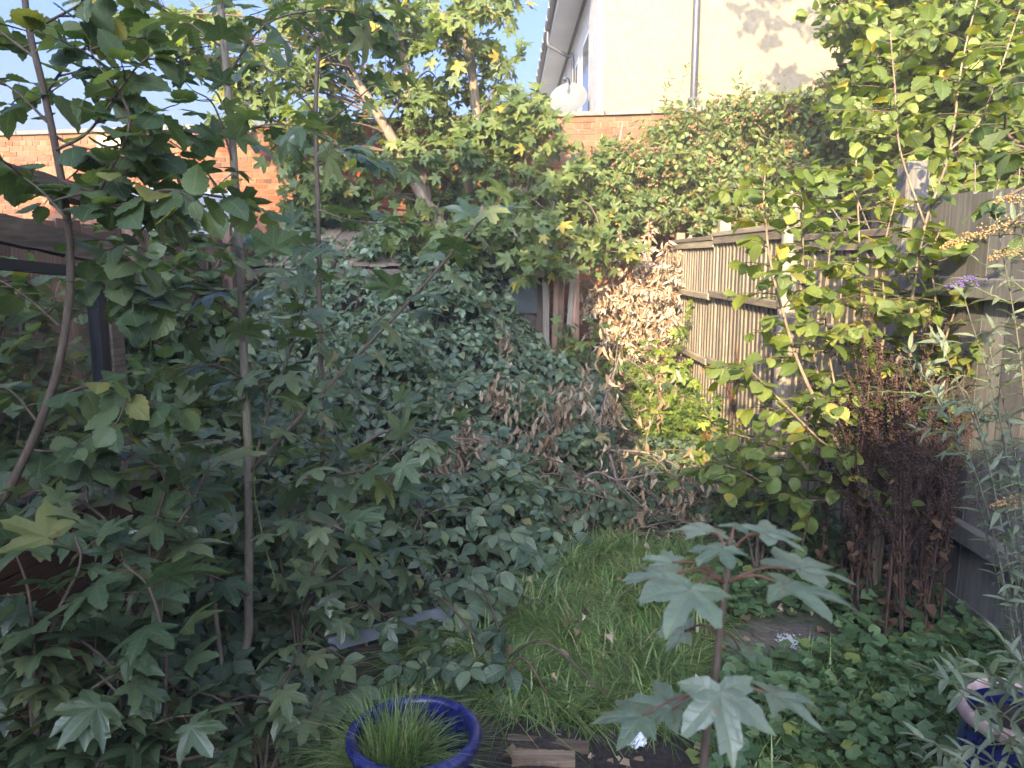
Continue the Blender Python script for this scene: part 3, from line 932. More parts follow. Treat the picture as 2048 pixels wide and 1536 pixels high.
while x < X1 - 0.2:
    l = 0.6 + random.uniform(-.02, .02)
    a = Acc(); t = random.uniform(0, 0.006); a.box((x, -0.04 - t, HB * CO + 0.002), (x + l - 0.008, 0.26, HB * CO + 0.055 + t))
    part('coping_stone', a, M['coping'], wroot, bevel=0.006); x += l
# sandy render patch near the top
q = P(253, 283, 12.0)
lx = (q[0] - WB[0]) / cw
a = Acc(); a.box((lx - 0.28, -0.012, 3.1), (lx + 0.22, 0.02, 3.33)); part('render_patch', a, M['patch'], wroot)

# ------------------------------------------------------------------ cream house
HX, HY, HE = 1.50, 12.7, 6.15
hr = empty('cream_house', (HX, HY, 0), 'cream rendered house with white soffit and dark gutter behind the brick wall', 'house')
a = Acc()
a.box((0.0, 0.0, 0), (8.0, 16.0, HE + 0.1))
part('wall', a, M['cream'], hr)
a = Acc(); V = [[0, 0.002, HE + 0.1], [8, 0.002, HE + 0.1], [4, 0.002, HE + 3.0], [0, 0.2, HE + 0.1], [8, 0.2, HE + 0.1], [4, 0.2, HE + 3.0]]
a.add(V, [(0, 1, 2), (3, 5, 4), (0, 2, 5), (0, 5, 3), (1, 4, 5), (1, 5, 2), (0, 3, 4), (0, 4, 1)]); part('gable', a, M['cream'], hr)
boxpart('side_wall', (-0.03, 1.35, 0), (-0.003, 16.0, HE + 0.05), M['whitewall'], hr)
boxpart('pebbledash_return', (-0.09, -0.002, 0), (-0.004, 1.34, HE + 0.05), M['pebble'], hr)
boxpart('soffit', (-0.52, -0.25, HE + 0.06), (-0.095, 16.3, HE + 0.08), M['white'], hr)
boxpart('fascia', (-0.545, -0.25, HE + 0.03), (-0.522, 16.3, HE + 0.24), M['white'], hr)
a = Acc()
gp = []
for k in range(7):
    an = PI + PI * k / 6; gp.append((0.06 * math.cos(an), 0.06 * math.sin(an)))
Vg = []
for yy in (-0.2, 16.3):
    for (u_, w_) in gp: Vg.append([-0.61 + u_, yy, HE + 0.2 + w_])
Fg = []
for k in range(6): Fg += [(k, k + 1, k + 8), (k, k + 8, k + 7)]
a.add(Vg, Fg); gut = part('gutter', a, M['pipe'], hr, smooth=True)
gm = gut.modifiers.new('solid', 'SOLIDIFY'); gm.thickness = 0.006
for k in range(20):
    yb = -0.1 + k * 0.8
    boxpart('gutter_bracket', (-0.69, yb, HE + 0.13), (-0.655, yb + 0.05, HE + 0.23), M['pipe'], gut)
a = Acc(); yd = 4.6
a.tube(spline([[-0.61, yd, HE + 0.14], [-0.61, yd, HE - 0.12], [-0.52, yd, HE - 0.2], [-0.18, yd, HE - 0.38], [-0.09, yd, HE - 0.46], [-0.09, yd, 4.0], [-0.09, yd, 0.2]], 5), np.full(31, 0.036), 10)
part('downpipe', a, M['pipe'], hr, smooth=True)
a = Acc(); sx = (1370 - 1011) / F_PX * HY - HX
a.tube([[sx, -0.075, 0], [sx, -0.075, 9.2]], [0.055, 0.055], 12); sp_ = part('soil_pipe', a, M['pipe'], hr, smooth=True)
for zz in (2.2, 4.0, 5.8):
    boxpart('pipe_clip', (sx - 0.075, -0.13, zz), (sx + 0.075, -0.004, zz + 0.05), M['pipe'], sp_)
for (y0, y1) in ((1.55, 2.75), (3.7, 5.2)):
    w = boxpart('window', (-0.05, y0, 3.5), (-0.034, y1, 5.55), M['white'], hr)
    boxpart('pane', (-0.062, y0 + 0.1, 3.6), (-0.053, y1 - 0.1, 5.45), M['glass'], w)
a = Acc()
a.add([[-0.66, -0.4, HE + 0.26], [4, -0.4, HE + 3.35], [8.66, -0.4, HE + 0.26], [-0.66, 16.4, HE + 0.26], [4, 16.4, HE + 3.35], [8.66, 16.4, HE + 0.26],
       [-0.66, -0.4, HE + 0.34], [4, -0.4, HE + 3.43], [8.66, -0.4, HE + 0.34], [-0.66, 16.4, HE + 0.34], [4, 16.4, HE + 3.43], [8.66, 16.4, HE + 0.34]],
      [(0, 1, 4), (0, 4, 3), (1, 2, 5), (1, 5, 4), (6, 10, 7), (6, 9, 10), (7, 11, 8), (7, 10, 11), (0, 6, 7), (0, 7, 1), (1, 7, 8), (1, 8, 2), (0, 3, 9), (0, 9, 6), (2, 8, 11), (2, 11, 5), (3, 4, 10), (3, 10, 9), (4, 5, 11), (4, 11, 10)])
part('roof', a, M['rooftile'], hr)

# satellite dish on its wall arm
dc = P(1136, 196, 13.6)
dr_ = empty('satellite_dish', Vector((HX - 0.09, 13.75, dc[2] - 0.35)), 'grey oval satellite dish mounted on the side of the cream house', 'satellite dish')
dl = dc - np.array(dr_.location)
nrm = unit([-0.28, -0.85, 0.42]); xx = unit(np.cross([0, 0, 1.0], nrm)) * -1; yy = np.cross(nrm, xx)
V = []; F = []; R_ = 14; S_ = 36
for i in range(R_ + 1):
    q = i / R_
    for j in range(S_):
        an = j * 2 * PI / S_
        p_ = dl + xx * (0.325 * q * math.cos(an)) + yy * (0.295 * q * math.sin(an)) + nrm * (0.075 * q * q - 0.075)
        V.append(p_)
for i in range(R_):
    for j in range(S_):
        a0 = i * S_ + j; a1 = i * S_ + (j + 1) % S_
        F.append((a0, a1, a1 + S_, a0 + S_))
o = obj('reflector', mk_mesh('reflector', V, np.array(F), M['dish']), dr_)
sm_ = o.modifiers.new('solid', 'SOLIDIFY'); sm_.thickness = 0.008
foot = dl - yy * 0.27; head = dl + nrm * 0.36 - yy * 0.14
a = Acc(); a.tube([foot, foot + nrm * 0.1 - yy * 0.03, head], [0.014] * 3, 6); arm = part('feed_arm', a, M['pipe'], dr_, smooth=True)
a = Acc(); a.tube([head - nrm * 0.01, head + yy * 0.02 - nrm * 0.08], [0.032, 0.028], 10); part('receiver', a, M['pipe'], arm, smooth=True)
a = Acc(); a.tube(spline([dl - nrm * 0.08, dl - nrm * 0.2, [-0.1, 0.0, 0.05], [0.0, 0.0, 0.0]], 4), [0.02] * 13, 8); part('mount_arm', a, M['pipe'], dr_, smooth=True)

# ------------------------------------------------------------------ right fence
FX = 1.97
fr_ = empty('feather_edge_fence', (FX, 7.4, 0), 'weathered grey feather-edge board fence with rails running to the brick wall', 'fence')


def fe_board(h, w=0.125, seed=0):
    r = random.Random(seed)
    a_ = Acc(); t0, t1 = 0.022, 0.006
    V = np.array([[0, 0, 0], [-t0, 0, 0], [-t1, w, 0], [0, w, 0], [0, 0, h], [-t0, 0, h + r.uniform(-.01, .01)], [-t1, w, h + r.uniform(-.01, .01)], [0, w, h]])
    Fq = [(0, 1, 2, 3), (4, 7, 6, 5), (0, 4, 5, 1), (1, 5, 6, 2), (2, 6, 7, 3), (3, 7, 4, 0)]
    return mk_mesh('board', V, np.array([t for q in Fq for t in ((q[0], q[2], q[1]), (q[0], q[3], q[2]))]), M['fence_gray'], smooth=False)


FB = [fe_board(1.74, 0.125, i) for i in range(4)]
bays = [(9.27, 10.05, 0.0), (7.42, 9.25, 0.0), (5.42, 7.38, 0.03), (3.95, 5.38, -0.06)]
for (y0, y1, dz) in bays:
    y = y0
    while y < y1 - 0.02:
        o = obj('board', random.choice(FB), fr_)
        o.location = (-0.012 + random.uniform(-.003, .003), y - 7.4, 0.03 + dz + random.uniform(-.008, .008))
        o.rotation_euler = (random.uniform(-.006, .006), 0, 0)
        y += 0.104
    for zz in (0.60, 1.22):
        a = Acc(); a.box((-0.075, y0 - 7.4, zz + dz), (-0.033, y1 - 7.4, zz + dz + 0.06)); part('rail', a, M['fence_rail'], fr_, bevel=0.006)
    a = Acc(); a.box((-0.06, y0 - 7.42, 1.775 + dz), (0.02, y1 - 7.38, 1.815 + dz)); part('capping', a, M['fence_rail'], fr_, bevel=0.004)
    a = Acc(); a.box((-0.05, y0 - 7.42, 1.71 + dz), (-0.036, y1 - 7.38, 1.772 + dz)); part('capping_strip', a, M['fence_rail'], fr_)
for (y, h) in ((9.26, 1.90), (7.40, 1.95)):
    boxpart('post', (-0.0, y - 7.4 - 0.05, 0), (0.1, y - 7.4 + 0.05, h), M['fence_rail'], fr_, bevel=0.006)
rootp = empty('bleached_post', (FX - 0.06, 5.36, 0), 'pale splintered rotten fence post standing above the feather-edge boards', 'post')
a = Acc()
Vp = []
for zz, s in ((0, 1.0), (1.2, 1.0), (1.8, 0.95), (1.98, 0.8)):
    for j in range(8):
        an = j * PI / 4 + 0.4; Vp.append([0.058 * s * math.cos(an), 0.058 * s * math.sin(an), zz + (random.uniform(0, 0.09) if zz > 1.9 else 0)])
Fp = []
for i in range(3):
    for j in range(8):
        a0 = i * 8 + j; a1 = i * 8 + (j + 1) % 8; Fp += [(a0, a1, a1 + 8), (a0, a1 + 8, a0 + 8)]
for j in range(1, 7): Fp.append((24, 24 + j, 24 + j + 1))
a.add(Vp, Fp); part('shaft', a, M['post_pale'], rootp)

nf = empty('wide_board_fence', (FX, 3.0, 0), 'silver-grey fence bay of wide vertical boards with dark square post behind the buddleia', 'fence')
y = 2.05
k = 0
while y < 3.82:
    w = random.uniform(0.135, 0.165)
    a = Acc(); a.box((-0.018 + random.uniform(-.0015, .0015), 0, 0.02), (0.0, w - 0.003, 1.885 + random.uniform(-.006, .006) - 0.02 * (3.8 - y)))
    o = part('board', a, M['fence_blue'], nf, bevel=0.001); o.location = (0, y - 3.0, 0); y += w
for zz in (0.42, 1.44):
    boxpart('rail', (-0.07, -0.95, zz), (-0.024, 0.83, zz + 0.085), M['fence_blue'], nf, bevel=0.006)
boxpart('post', (-0.06, 0.84, 0), (0.05, 0.95, 2.06), M['fence_blue'], nf, bevel=0.006)
boxpart('gravel_board', (-0.03, -0.95, 0.0), (-0.021, 0.83, 0.16), M['fence_blue'], nf)

# ------------------------------------------------------------------ left fence
LX = -2.6
lf = empty('red_brown_fence', (LX, 5.0, 0), 'reddish-brown upright board fence behind the left shrubs', 'fence')
y = 1.6
while y < 9.6:
    w = random.uniform(0.13, 0.16)
    a = Acc(); a.box((0, 0, 0.02), (0.018 + random.uniform(-.004, .004), w - 0.007, 1.82 + random.uniform(-.015, .015)))
    o = part('board', a, M['fence_red'], lf, bevel=0.002); o.location = (0, y - 5.0, 0); y += w
for zz in (0.45, 1.35):
    boxpart('rail', (0.024, -3.4, zz), (0.06, 4.6, zz + 0.07), M['fence_red'], lf)
for yy in (-1.5, 0.4, 2.3, 4.2):
    boxpart('post', (0.022, yy, 0), (0.1, yy + 0.08, 1.9), M['fence_red'], lf, bevel=0.005)

# ------------------------------------------------------------------ playhouse beyond the left fence
ph = empty('playhouse', (-3.66, 8.7, -0.07), 'small playhouse with pale grey shingle roof and beige planked gable', 'shed', rz=math.radians(24))
boxpart('wall', (-0.4, -0.5, 0.07), (0.6, 0.5, 1.93), M['beigeplank'], ph)
for k in range(8):
    yk = -0.49 + k * 0.122
    hh = 1.93 + (0.56 - abs(yk + 0.055)) * 0.72
    boxpart('gable_plank', (0.602, yk, 0.1), (0.62, yk + 0.112, hh), M['beigeplank'], ph)
for s in (-1, 1):
    for i in range(4):
        for j in range(1, 5):
            y0 = 0.66 * (i / 4); y1 = 0.66 * ((i + 1) / 4) + 0.02
            z0 = 2.38 - y0 * 0.72 + 0.012; z1 = 2.38 - y1 * 0.72 + 0.012
            x0 = -0.76 + j * 0.29 + (0.0 if i % 2 else 0.0); x1 = x0 + 0.284
            a = Acc()
            V = [[x0, s * y0, z0], [x1, s * y0, z0], [x1, s * y1, z1 + 0.012], [x0, s * y1, z1 + 0.012]]
            V += [[p_[0], p_[1], p_[2] - 0.012] for p_ in V]
            a.add(V, [(0, 1, 2), (0, 2, 3), (4, 6, 5), (4, 7, 6), (0, 5, 1), (0, 4, 5), (3, 2, 6), (3, 6, 7), (0, 3, 7), (0, 7, 4), (1, 5, 6), (1, 6, 2)])
            part('shingle', a, M['shingle'], ph)
boxpart('ridge_cap', (-0.48, -0.06, 2.37), (0.72, 0.06, 2.42), M['white'], ph)
for s in (-1, 1):
    a = Acc(); V = [[0.63, 0, 2.37], [0.63, s * 0.7, 1.865], [0.63, s * 0.7, 1.785], [0.63, 0, 2.29]]; V += [[0.66, p_[1], p_[2]] for p_ in V]
    a.add(V, [(0, 1, 2), (0, 2, 3), (4, 6, 5), (4, 7, 6), (0, 5, 1), (0, 4, 5), (3, 2, 6), (3, 6, 7)])
    part('barge_board', a, M['fence_red'], ph)

# ------------------------------------------------------------------ collapsing shed in the middle
sh = empty('old_shed', (-1.0, 8.9, 0), 'low dilapidated wooden shed with board roof smothered in brambles', 'shed')
for (x0, x1) in ((-1.45, 1.42),):
    xx_ = x0
    while xx_ < x1:
        w = random.uniform(0.12, 0.16)
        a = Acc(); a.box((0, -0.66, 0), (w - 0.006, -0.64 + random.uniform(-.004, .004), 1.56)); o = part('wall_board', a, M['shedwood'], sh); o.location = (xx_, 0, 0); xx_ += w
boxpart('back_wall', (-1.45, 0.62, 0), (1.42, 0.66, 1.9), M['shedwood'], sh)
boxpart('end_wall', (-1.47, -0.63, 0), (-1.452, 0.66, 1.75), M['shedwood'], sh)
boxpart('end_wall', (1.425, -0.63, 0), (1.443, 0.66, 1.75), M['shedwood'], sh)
xx_ = -1.62
while xx_ < 1.50:
    w = random.uniform(0.15, 0.2)
    a = Acc(); dz = random.uniform(-.012, .012)
    V = [[0, -0.86, 1.53 + dz], [w - 0.008, -0.86, 1.53 + dz], [w - 0.008, 0.78, 2.02 + dz], [0, 0.78, 2.02 + dz]]; V += [[p_[0], p_[1], p_[2] + 0.022] for p_ in V]
    a.add(V, [(0, 2, 1), (0, 3, 2), (4, 5, 6), (4, 6, 7), (0, 1, 5), (0, 5, 4), (1, 2, 6), (1, 6, 5), (2, 3, 7), (2, 7, 6), (3, 0, 4), (3, 4, 7)])
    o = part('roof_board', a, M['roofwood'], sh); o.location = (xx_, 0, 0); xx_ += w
boxpart('eaves_beam', (-1.6, -0.85, 1.42), (1.48, -0.80, 1.50), M['beam'], sh)
q = P(1036, 596, 8.2)
boxpart('window_board', (q[0] - 0.2 + 1.0, -0.69, q[2] - 0.16), (q[0] + 0.2 + 1.0, -0.665, q[2] + 0.16), M['bluegrey'], sh)

lp = empty('leaning_planks', (0.42, 8.15, 0), 'bundle of splintered upright planks leaning at the shed corner', 'planks')
for k in range(7):
    a = Acc(); a.box((-0.03, -0.01, 0), (random.uniform(0.02, 0.05), 0.012, random.uniform(1.35, 1.85)))
    o = part('plank', a, M['post_pale'] if k in (1, 4) else M['fence_red'], lp, bevel=0.002)
    o.location = (-0.05 + k * 0.06, random.uniform(-0.05, 0.06), 0); o.rotation_euler = (random.uniform(-0.08, 0.02), random.uniform(-0.06, 0.1), random.uniform(-0.5, 0.5))

# ------------------------------------------------------------------ derelict greenhouse on the left
GA = math.radians(-12)
gr = empty('derelict_greenhouse', (-1.42, 2.95, 0), 'derelict timber greenhouse with dark board base, black glazing frame and rotten beams', 'greenhouse', rz=GA)
# local: y runs along the side wall (towards the camera is -y), +x faces the garden
for k in range(6):
    a = Acc(); z0 = 0.02 + k * 0.121
    a.box((-0.02, -2.6, z0), (0.012 - 0.003 * (k % 2), 0.0, z0 + 0.117)); part('base_board', a, M['stain'], gr, bevel=0.004)
for k in range(6):
    a = Acc(); z0 = 0.02 + k * 0.121
    a.box((-1.2, 0.002, z0), (-0.0, 0.022, z0 + 0.117)); part('end_board', a, M['stain'], gr, bevel=0.004)
boxpart('sill', (-0.11, -2.6, 0.752), (0.06, 0.05, 0.79), M['beam'], gr, bevel=0.008)
boxpart('corner_post', (-0.085, -0.055, 0.793), (-0.015, 0.015, 1.60), M['beam'], gr, bevel=0.004)
fm = boxpart('glazing_frame', (-0.07, -0.105, 0.795), (-0.022, -0.06, 1.53), M['black'], gr, bevel=0.003)
boxpart('glazing_bar', (-0.07, -2.55, 0.795), (-0.022, -0.107, 0.825), M['black'], fm)
Mb = np.array(Matrix.Translation((0, 0, 1.53)) @ Matrix.Rotation(math.radians(-5), 4, 'X'))
boxpart('glazing_top_bar', (-0.07, -2.0, -0.005), (-0.022, -0.062, 0.03), M['black'], fm, M=Mb)
boxpart('pane', (-0.048, -2.5, 0.826), (-0.044, -0.108, 1.525), M['pane'], fm)


def rough_beam(nm, p0, p1, w, h, parent, mat, seed):
    """rotten beam: box section with eroded edges"""
    p0 = np.array(p0, float); p1 = np.array(p1, float); n = 26; r = random.Random(seed); V = []
    d = unit(p1 - p0); s = unit(np.cross(d, UP)); t = np.cross(s, d)
    for i in range(n + 1):
        c = p0 + (p1 - p0) * i / n
        for (u_, v_) in ((-1, -1), (0, -1), (1, -1), (1, 0), (1, 1), (0, 1), (-1, 1), (-1, 0)):
            e = 1 + 0.10 * mnoise.noise((i * 0.7 + seed, u_ * 2, v_ * 2)) + r.uniform(-.03, .03)
            V.append(c + s * u_ * w / 2 * e + t * v_ * h / 2 * e)
    F = []
    for i in range(n):
        for j in range(8):
            a0 = i * 8 + j; a1 = i * 8 + (j + 1) % 8; F += [(a0, a1, a1 + 8), (a0, a1 + 8, a0 + 8)]
    for j in range(1, 7): F.append((0, j + 1, j)); F.append((n * 8, n * 8 + j, n * 8 + j + 1))
    a_ = Acc(); a_.add(V, F)
    return part(nm, a_, mat, parent)


rough_beam('header_beam', (-0.05, -1.6, 1.86), (-0.05, 0.02, 1.62), 0.06, 0.085, gr, M['beam'], 1)
rough_beam('roof_beam', (-0.06, -1.6, 1.99), (-0.06, 0.25, 1.785), 0.09, 0.06, gr, M['beam'], 5)
boxpart('roof_post', (-0.09, -0.55, 1.63), (-0.03, -0.5, 1.83), M['beam'], gr)

# ------------------------------------------------------------------ blue pots
def lathe(prof, S=56):
    V = []; F = []
    for (r_, z_) in prof:
        for j in range(S):
            an = j * 2 * PI / S; V.append([r_ * math.cos(an), r_ * math.sin(an), z_])
    for i in range(len(prof) - 1):
        for j in range(S):
            a0 = i * S + j; a1 = i * S + (j + 1) % S; F.append((a0, a1, a1 + S, a0 + S))
    return np.array(V), np.array(F)


PR = [(0.0, 0.0), (0.115, 0.0), (0.135, 0.02), (0.155, 0.12), (0.163, 0.22), (0.158, 0.28), (0.150, 0.305), (0.152, 0.315), (0.165, 0.325), (0.173, 0.338), (0.174, 0.350), (0.168, 0.359), (0.157, 0.362), (0.148, 0.357), (0.143, 0.345), (0.143, 0.32), (0.146, 0.26), (0.140, 0.12), (0.10, 0.06), (0, 0.06)]
pc = P(828, 1452, 1.93)
pot = empty('glazed_pot', (pc[0], pc[1], G(pc[0], pc[1])), 'glossy cobalt-blue glazed round pot half filled with grass', 'plant pot')
psc = pc[2] / 0.36
V, F = lathe(PR); pb = obj('pot_body', mk_mesh('pot_body', V, F, M['glaze']), pot); pb.scale = (psc * 1.0,) * 3
sv, sf = lathe([(0.0, 0.232), (0.07, 0.228), (0.12, 0.226), (0.144, 0.22)], 40)
so = obj('compost', mk_mesh('compost', sv + rng.normal(0, 0.003, sv.shape), sf, M['soil']), pot); so.scale = (psc,) * 3

p2 = P(2030, 1400, 1.95)
pot2 = empty('worn_blue_pot', (p2[0], p2[1], 0), 'dull blue pot with worn pinkish rim among silver buddleia leaves', 'plant pot')
pot2.rotation_euler = (0.05, -0.06, 0.3)
V, F = lathe(PR); pb2 = obj('pot_body', mk_mesh('pot_body', V, F, M['glaze']), pot2); s2 = p2[2] / 0.36; pb2.scale = (0.78, 0.78, s2)
V, F = lathe([(0.1635, 0.3255), (0.1750, 0.338), (0.1765, 0.350), (0.170, 0.3615), (0.157, 0.3645), (0.1465, 0.3585), (0.1415, 0.345)]); o = obj('rim', mk_mesh('rim', V, F, M['terracotta']), pot2); o.scale = (0.78, 0.78, s2)
V, F = lathe([(0, 0.31), (0.08, 0.312), (0.143, 0.305)], 40); o = obj('compost', mk_mesh('compost', V, F, M['soil']), pot2); o.scale = (0.78, 0.78, s2)

# ------------------------------------------------------------------ grass
def grass_mesh(name, pos, h, lean_dir, lean, w):
    n = len(pos); ts = np.array([0.0, 0.3, 0.62, 0.85, 1.0])
    per = unit(np.stack([-lean_dir[:, 1], lean_dir[:, 0], np.zeros(n)], 1))
    V = []; uv = []
    for i, t in enumerate(ts):
        c = pos + lean_dir * (h * lean * t ** 1.8)[:, None]
        c[:, 2] += h * (t - 0.62 * np.clip(lean, 0, 1.5) * t ** 2.2)
        ww = w * (1 - t ** 1.6) * 0.5
        if i < 4:
            V += [c - per * ww[:, None], c + per * ww[:, None]]; uv += [np.tile([0.25, t], (n, 1)), np.tile([0.75, t], (n, 1))]
        else:
            V.append(c); uv.append(np.tile([0.5, t], (n, 1)))
    V = np.stack(V, 1); uv = np.stack(uv, 1)
    F = np.array([(0, 1, 3), (0, 3, 2), (2, 3, 5), (2, 5, 4), (4, 5, 7), (4, 7, 6), (6, 7, 8)])
    F = (F[None] + (np.arange(n) * 9)[:, None, None]).reshape(-1, 3)
    return mk_mesh(name, V.reshape(-1, 3), F, M['grass'], uv.reshape(-1, 2))


def in_poly(x, y, poly):
    poly = np.asarray(poly); r_ = np.zeros(len(x), bool); j = len(poly) - 1
    for i in range(len(poly)):
        xi, yi = poly[i]; xj, yj = poly[j]
        r_ ^= ((yi > y) != (yj > y)) & (x < (xj - xi) * (y - yi) / (yj - yi + 1e-12) + xi); j = i
    return r_


def scatter(poly, n, clumpy=0.0, ncl=60):
    poly = np.asarray(poly); lo, hi = poly.min(0), poly.max(0)
    out = np.zeros((0, 2))
    cl = rng.uniform(lo, hi, (ncl, 2))
    while len(out) < n:
        q = rng.uniform(lo, hi, (n, 2))
        if clumpy:
            k = rng.random(n) < clumpy
            q[k] = cl[rng.integers(0, ncl, k.sum())] + rng.normal(0, 0.07, (k.sum(), 2))
        q = q[in_poly(q[:, 0], q[:, 1], poly)]
        out = np.vstack([out, q])
    return out[:n]


def grass_field(name, label, poly, n, h0, h1, clumpy=0.7, ncl=80, lean=(0.3, 1.1)):
    q = scatter(poly, n, clumpy, ncl)
    a = rng.uniform(0, 2 * PI, n)
    cid = np.floor(q * 6.0); ph = np.sin(cid[:, 0] * 12.9 + cid[:, 1] * 78.2) * 43758.5; ph = (ph - np.floor(ph)) * 2 * PI
    k = rng.random(n) < 0.5; a[k] = ph[k] + rng.normal(0, 0.5, k.sum())
    d = np.stack([np.cos(a), np.sin(a), np.zeros(n)], 1)
    pos = np.stack([q[:, 0], q[:, 1], G(q[:, 0], q[:, 1]) - 0.01], 1)
    o = obj(name, grass_mesh(name, pos, rng.uniform(h0, h1, n) * (0.7 + 0.6 * np.abs(np.sin(q[:, 0] * 5 + 1.3 * np.sin(q[:, 1] * 4)))), d, rng.uniform(*lean, n), rng.uniform(0.004, 0.0105, n)))
    o['kind'] = 'stuff'; tag(o, label, 'grass')
    return o


g2 = lambda *a: [PG(x, y)[:2] for x, y in a]
grass_field('long_grass', 'long lush green grass in the open strip between the brambles', g2((780, 1340), (940, 1250), (1060, 1180), (1150, 1120), (1250, 1090), (1400, 1095), (1460, 1190), (1400, 1300), (1390, 1440), (1180, 1452), (1000, 1440), (930, 1400), (760, 1440)), 15000, 0.07, 0.22, lean=(0.5, 2.2))
grass_field('sunlit_path_grass', 'short dry grass along the sunlit path by the feather-edge fence', g2((1270, 900), (1320, 830), (1400, 800), (1450, 880), (1500, 980), (1400, 1010), (1300, 990)), 4500, 0.05, 0.14)
grass_field('edge_grass', 'sparse grass blades among the round ground-cover leaves', g2((1400, 1500), (1480, 1350), (1700, 1340), (1950, 1350), (1990, 1560), (1420, 1600)), 1500, 0.08, 0.2)
# grass in the pot
n = 2100
r_ = 0.10 * np.sqrt(rng.random(n)); an = rng.uniform(0, 2 * PI, n)
pos = np.stack([pc[0] - 0.085 * psc + r_ * np.cos(an) * 1.05 * psc, pc[1] - 0.015 + r_ * np.sin(an) * psc, np.full(n, pot.location.z + 0.225 * psc)], 1)
k = np.hypot(pos[:, 0] - pc[0], pos[:, 1] - pc[1]) < 0.128 * psc; pos = pos[k]; n = len(pos)
d = unit(np.stack([pos[:, 0] - pc[0] + 0.06 + rng.normal(0, .05, n), pos[:, 1] - pc[1] + rng.normal(0, .05, n), np.zeros(n)], 1))
o = obj('potted_grass', grass_mesh('potted_grass', pos, rng.uniform(0.12, 0.30, n), d, rng.uniform(0.1, 1.5, n), rng.uniform(0.0025, 0.005, n)))
o['kind'] = 'stuff'; tag(o, 'tuft of fine green grass growing out of the cobalt-blue pot', 'grass')

# ------------------------------------------------------------------ brambles
def sm(a, b, x):
    t = np.clip((x - a) / (b - a), 0, 1); return t * t * (3 - 2 * t)


def mound(x, y):
    a = np.clip((y - 4.1) / 4.0, 0, 1.05)
    h = 0.22 + 1.28 * a ** 1.15
    h = h * (1 - 0.82 * sm(-0.7, 1.35, x))
    return np.maximum(h + 0.17 * np.sin(x * 3.1 + y * 1.3) * np.sin(y * 2.7 - x) + 0.10 * np.sin(7 * x + 2 * np.sin(3 * y)) * np.sin(6 * y), 0.06)


def bramble(name, label, poly, n, size, hf, group=None, layers=(1.0, 0.75, 0.45), canes=20, kind='bramble', mat='bramble', nmax=300, tilt=0.46):
    c = np.mean(poly, 0)
    pl = Plant(name, label, 'bramble', (c[0], c[1], 0), group)
    q = scatter(poly, int(n * 1.25), 0.5, 60)
    gap = np.sin(q[:, 0] * 6.1 + 2.2 * np.sin(q[:, 1] * 3.3)) * np.sin(q[:, 1] * 7.3 + 1.7 * np.sin(q[:, 0] * 4.1)) + 0.35 * np.sin(q[:, 0] * 17 + q[:, 1] * 13)
    q = q[gap > -0.62 + 0.25 * rng.random(len(q))]; n = len(q)
    lay = rng.choice(layers, n, p=[0.62, 0.26, 0.12])
    h = hf(q[:, 0], q[:, 1]); e = 0.05
    dx = (hf(q[:, 0] + e, q[:, 1]) - h) / e; dy = (hf(q[:, 0], q[:, 1] + e) - h) / e
    nrm = unit(np.stack([-dx, -dy, np.ones(n)], 1)) + np.array([0, -0.18, 0.1])
    pos = np.stack([q[:, 0], q[:, 1], np.maximum(h * lay + rng.normal(0, 0.04, n), 0.03)], 1)
    a = rng.uniform(0, 2 * PI, n)
    hd = np.stack([np.cos(a), np.sin(a), np.zeros(n)], 1) + np.array([0.1, -0.45, -0.22])
    sz = size * rng.uniform(0.5, 1.3, n); nr = nrm + rv(n, tilt); u_ = rng.random(n)
    for kd, lo_, hi_, f_ in ((kind, 0.0, 0.8, 1.0), ('hazel_lo', 0.8, 0.89, 1.0), ('small', 0.89, 0.96, 0.8), ('syc_lo', 0.96, 1.0, 1.15)):
        k_ = (u_ >= lo_) & (u_ < hi_)
        pl.leaves(kd, pos[k_], hd[k_], nr[k_], sz[k_] * f_)
    for i in range(canes):
        p0 = scatter(poly, 1)[0]; p1 = p0 + rng.normal(0, 0.55, 2)
        m_ = (p0 + p1) / 2
        h0 = hf(*[np.array([v]) for v in p0])[0]; h1 = hf(*[np.array([v]) for v in p1])[0]; hm = hf(*[np.array([v]) for v in m_])[0]
        pts = spline([[p0[0], p0[1], 0], [p0[0] * .7 + m_[0] * .3, p0[1] * .7 + m_[1] * .3, h0 * 0.75], [m_[0], m_[1], hm * 1.02 + 0.08], [p1[0], p1[1], max(h1 * 0.7, 0.05)]], 5)
        pl.tube('cane', pts, 0.0065, 0.0035, 5, True)
    pl.done(M[mat], M['twig'], nmax=nmax)
    return pl


BG = 'bramble thickets over the middle of the garden'
def rect(x0, x1, y0, y1): return [(x0, y0), (x1, y0), (x1, y1), (x0, y1)]
bramble('bramble_thicket', 'tall bramble thicket climbing the front of the old shed', [(-1.3, 6.9), (0.55, 6.9), (0.5, 8.05), (-1.3, 8.15)], 1900, 0.092, mound, BG, canes=16)
bramble('bramble_thicket', 'tall bramble thicket between the shed and the red-brown fence', [(-2.45, 6.0), (-1.3, 6.0), (-1.3, 8.15), (-2.4, 8.2)], 1650, 0.092, mound, BG)
bramble('bramble_thicket', 'dense bramble slope in the middle, left of the dead leafy branches', [(-2.2, 4.5), (-0.55, 4.5), (-0.55, 6.9), (-2.3, 6.4)], 2200, 0.09, mound, BG)
bramble('bramble_thicket', 'bramble slope with dry brown leaf bunches caught in it', [(-0.55, 4.9), (0.5, 5.1), (0.6, 6.9), (-0.55, 6.9)], 1700, 0.09, mound, BG)
bramble('bramble_thicket', 'low bramble on the shaded edge of the sunlit path', [(0.5, 5.1), (0.85, 5.7), (1.0, 7.0), (1.0, 8.2), (0.55, 8.0), (0.6, 6.9)], 1000, 0.085, mound, BG)
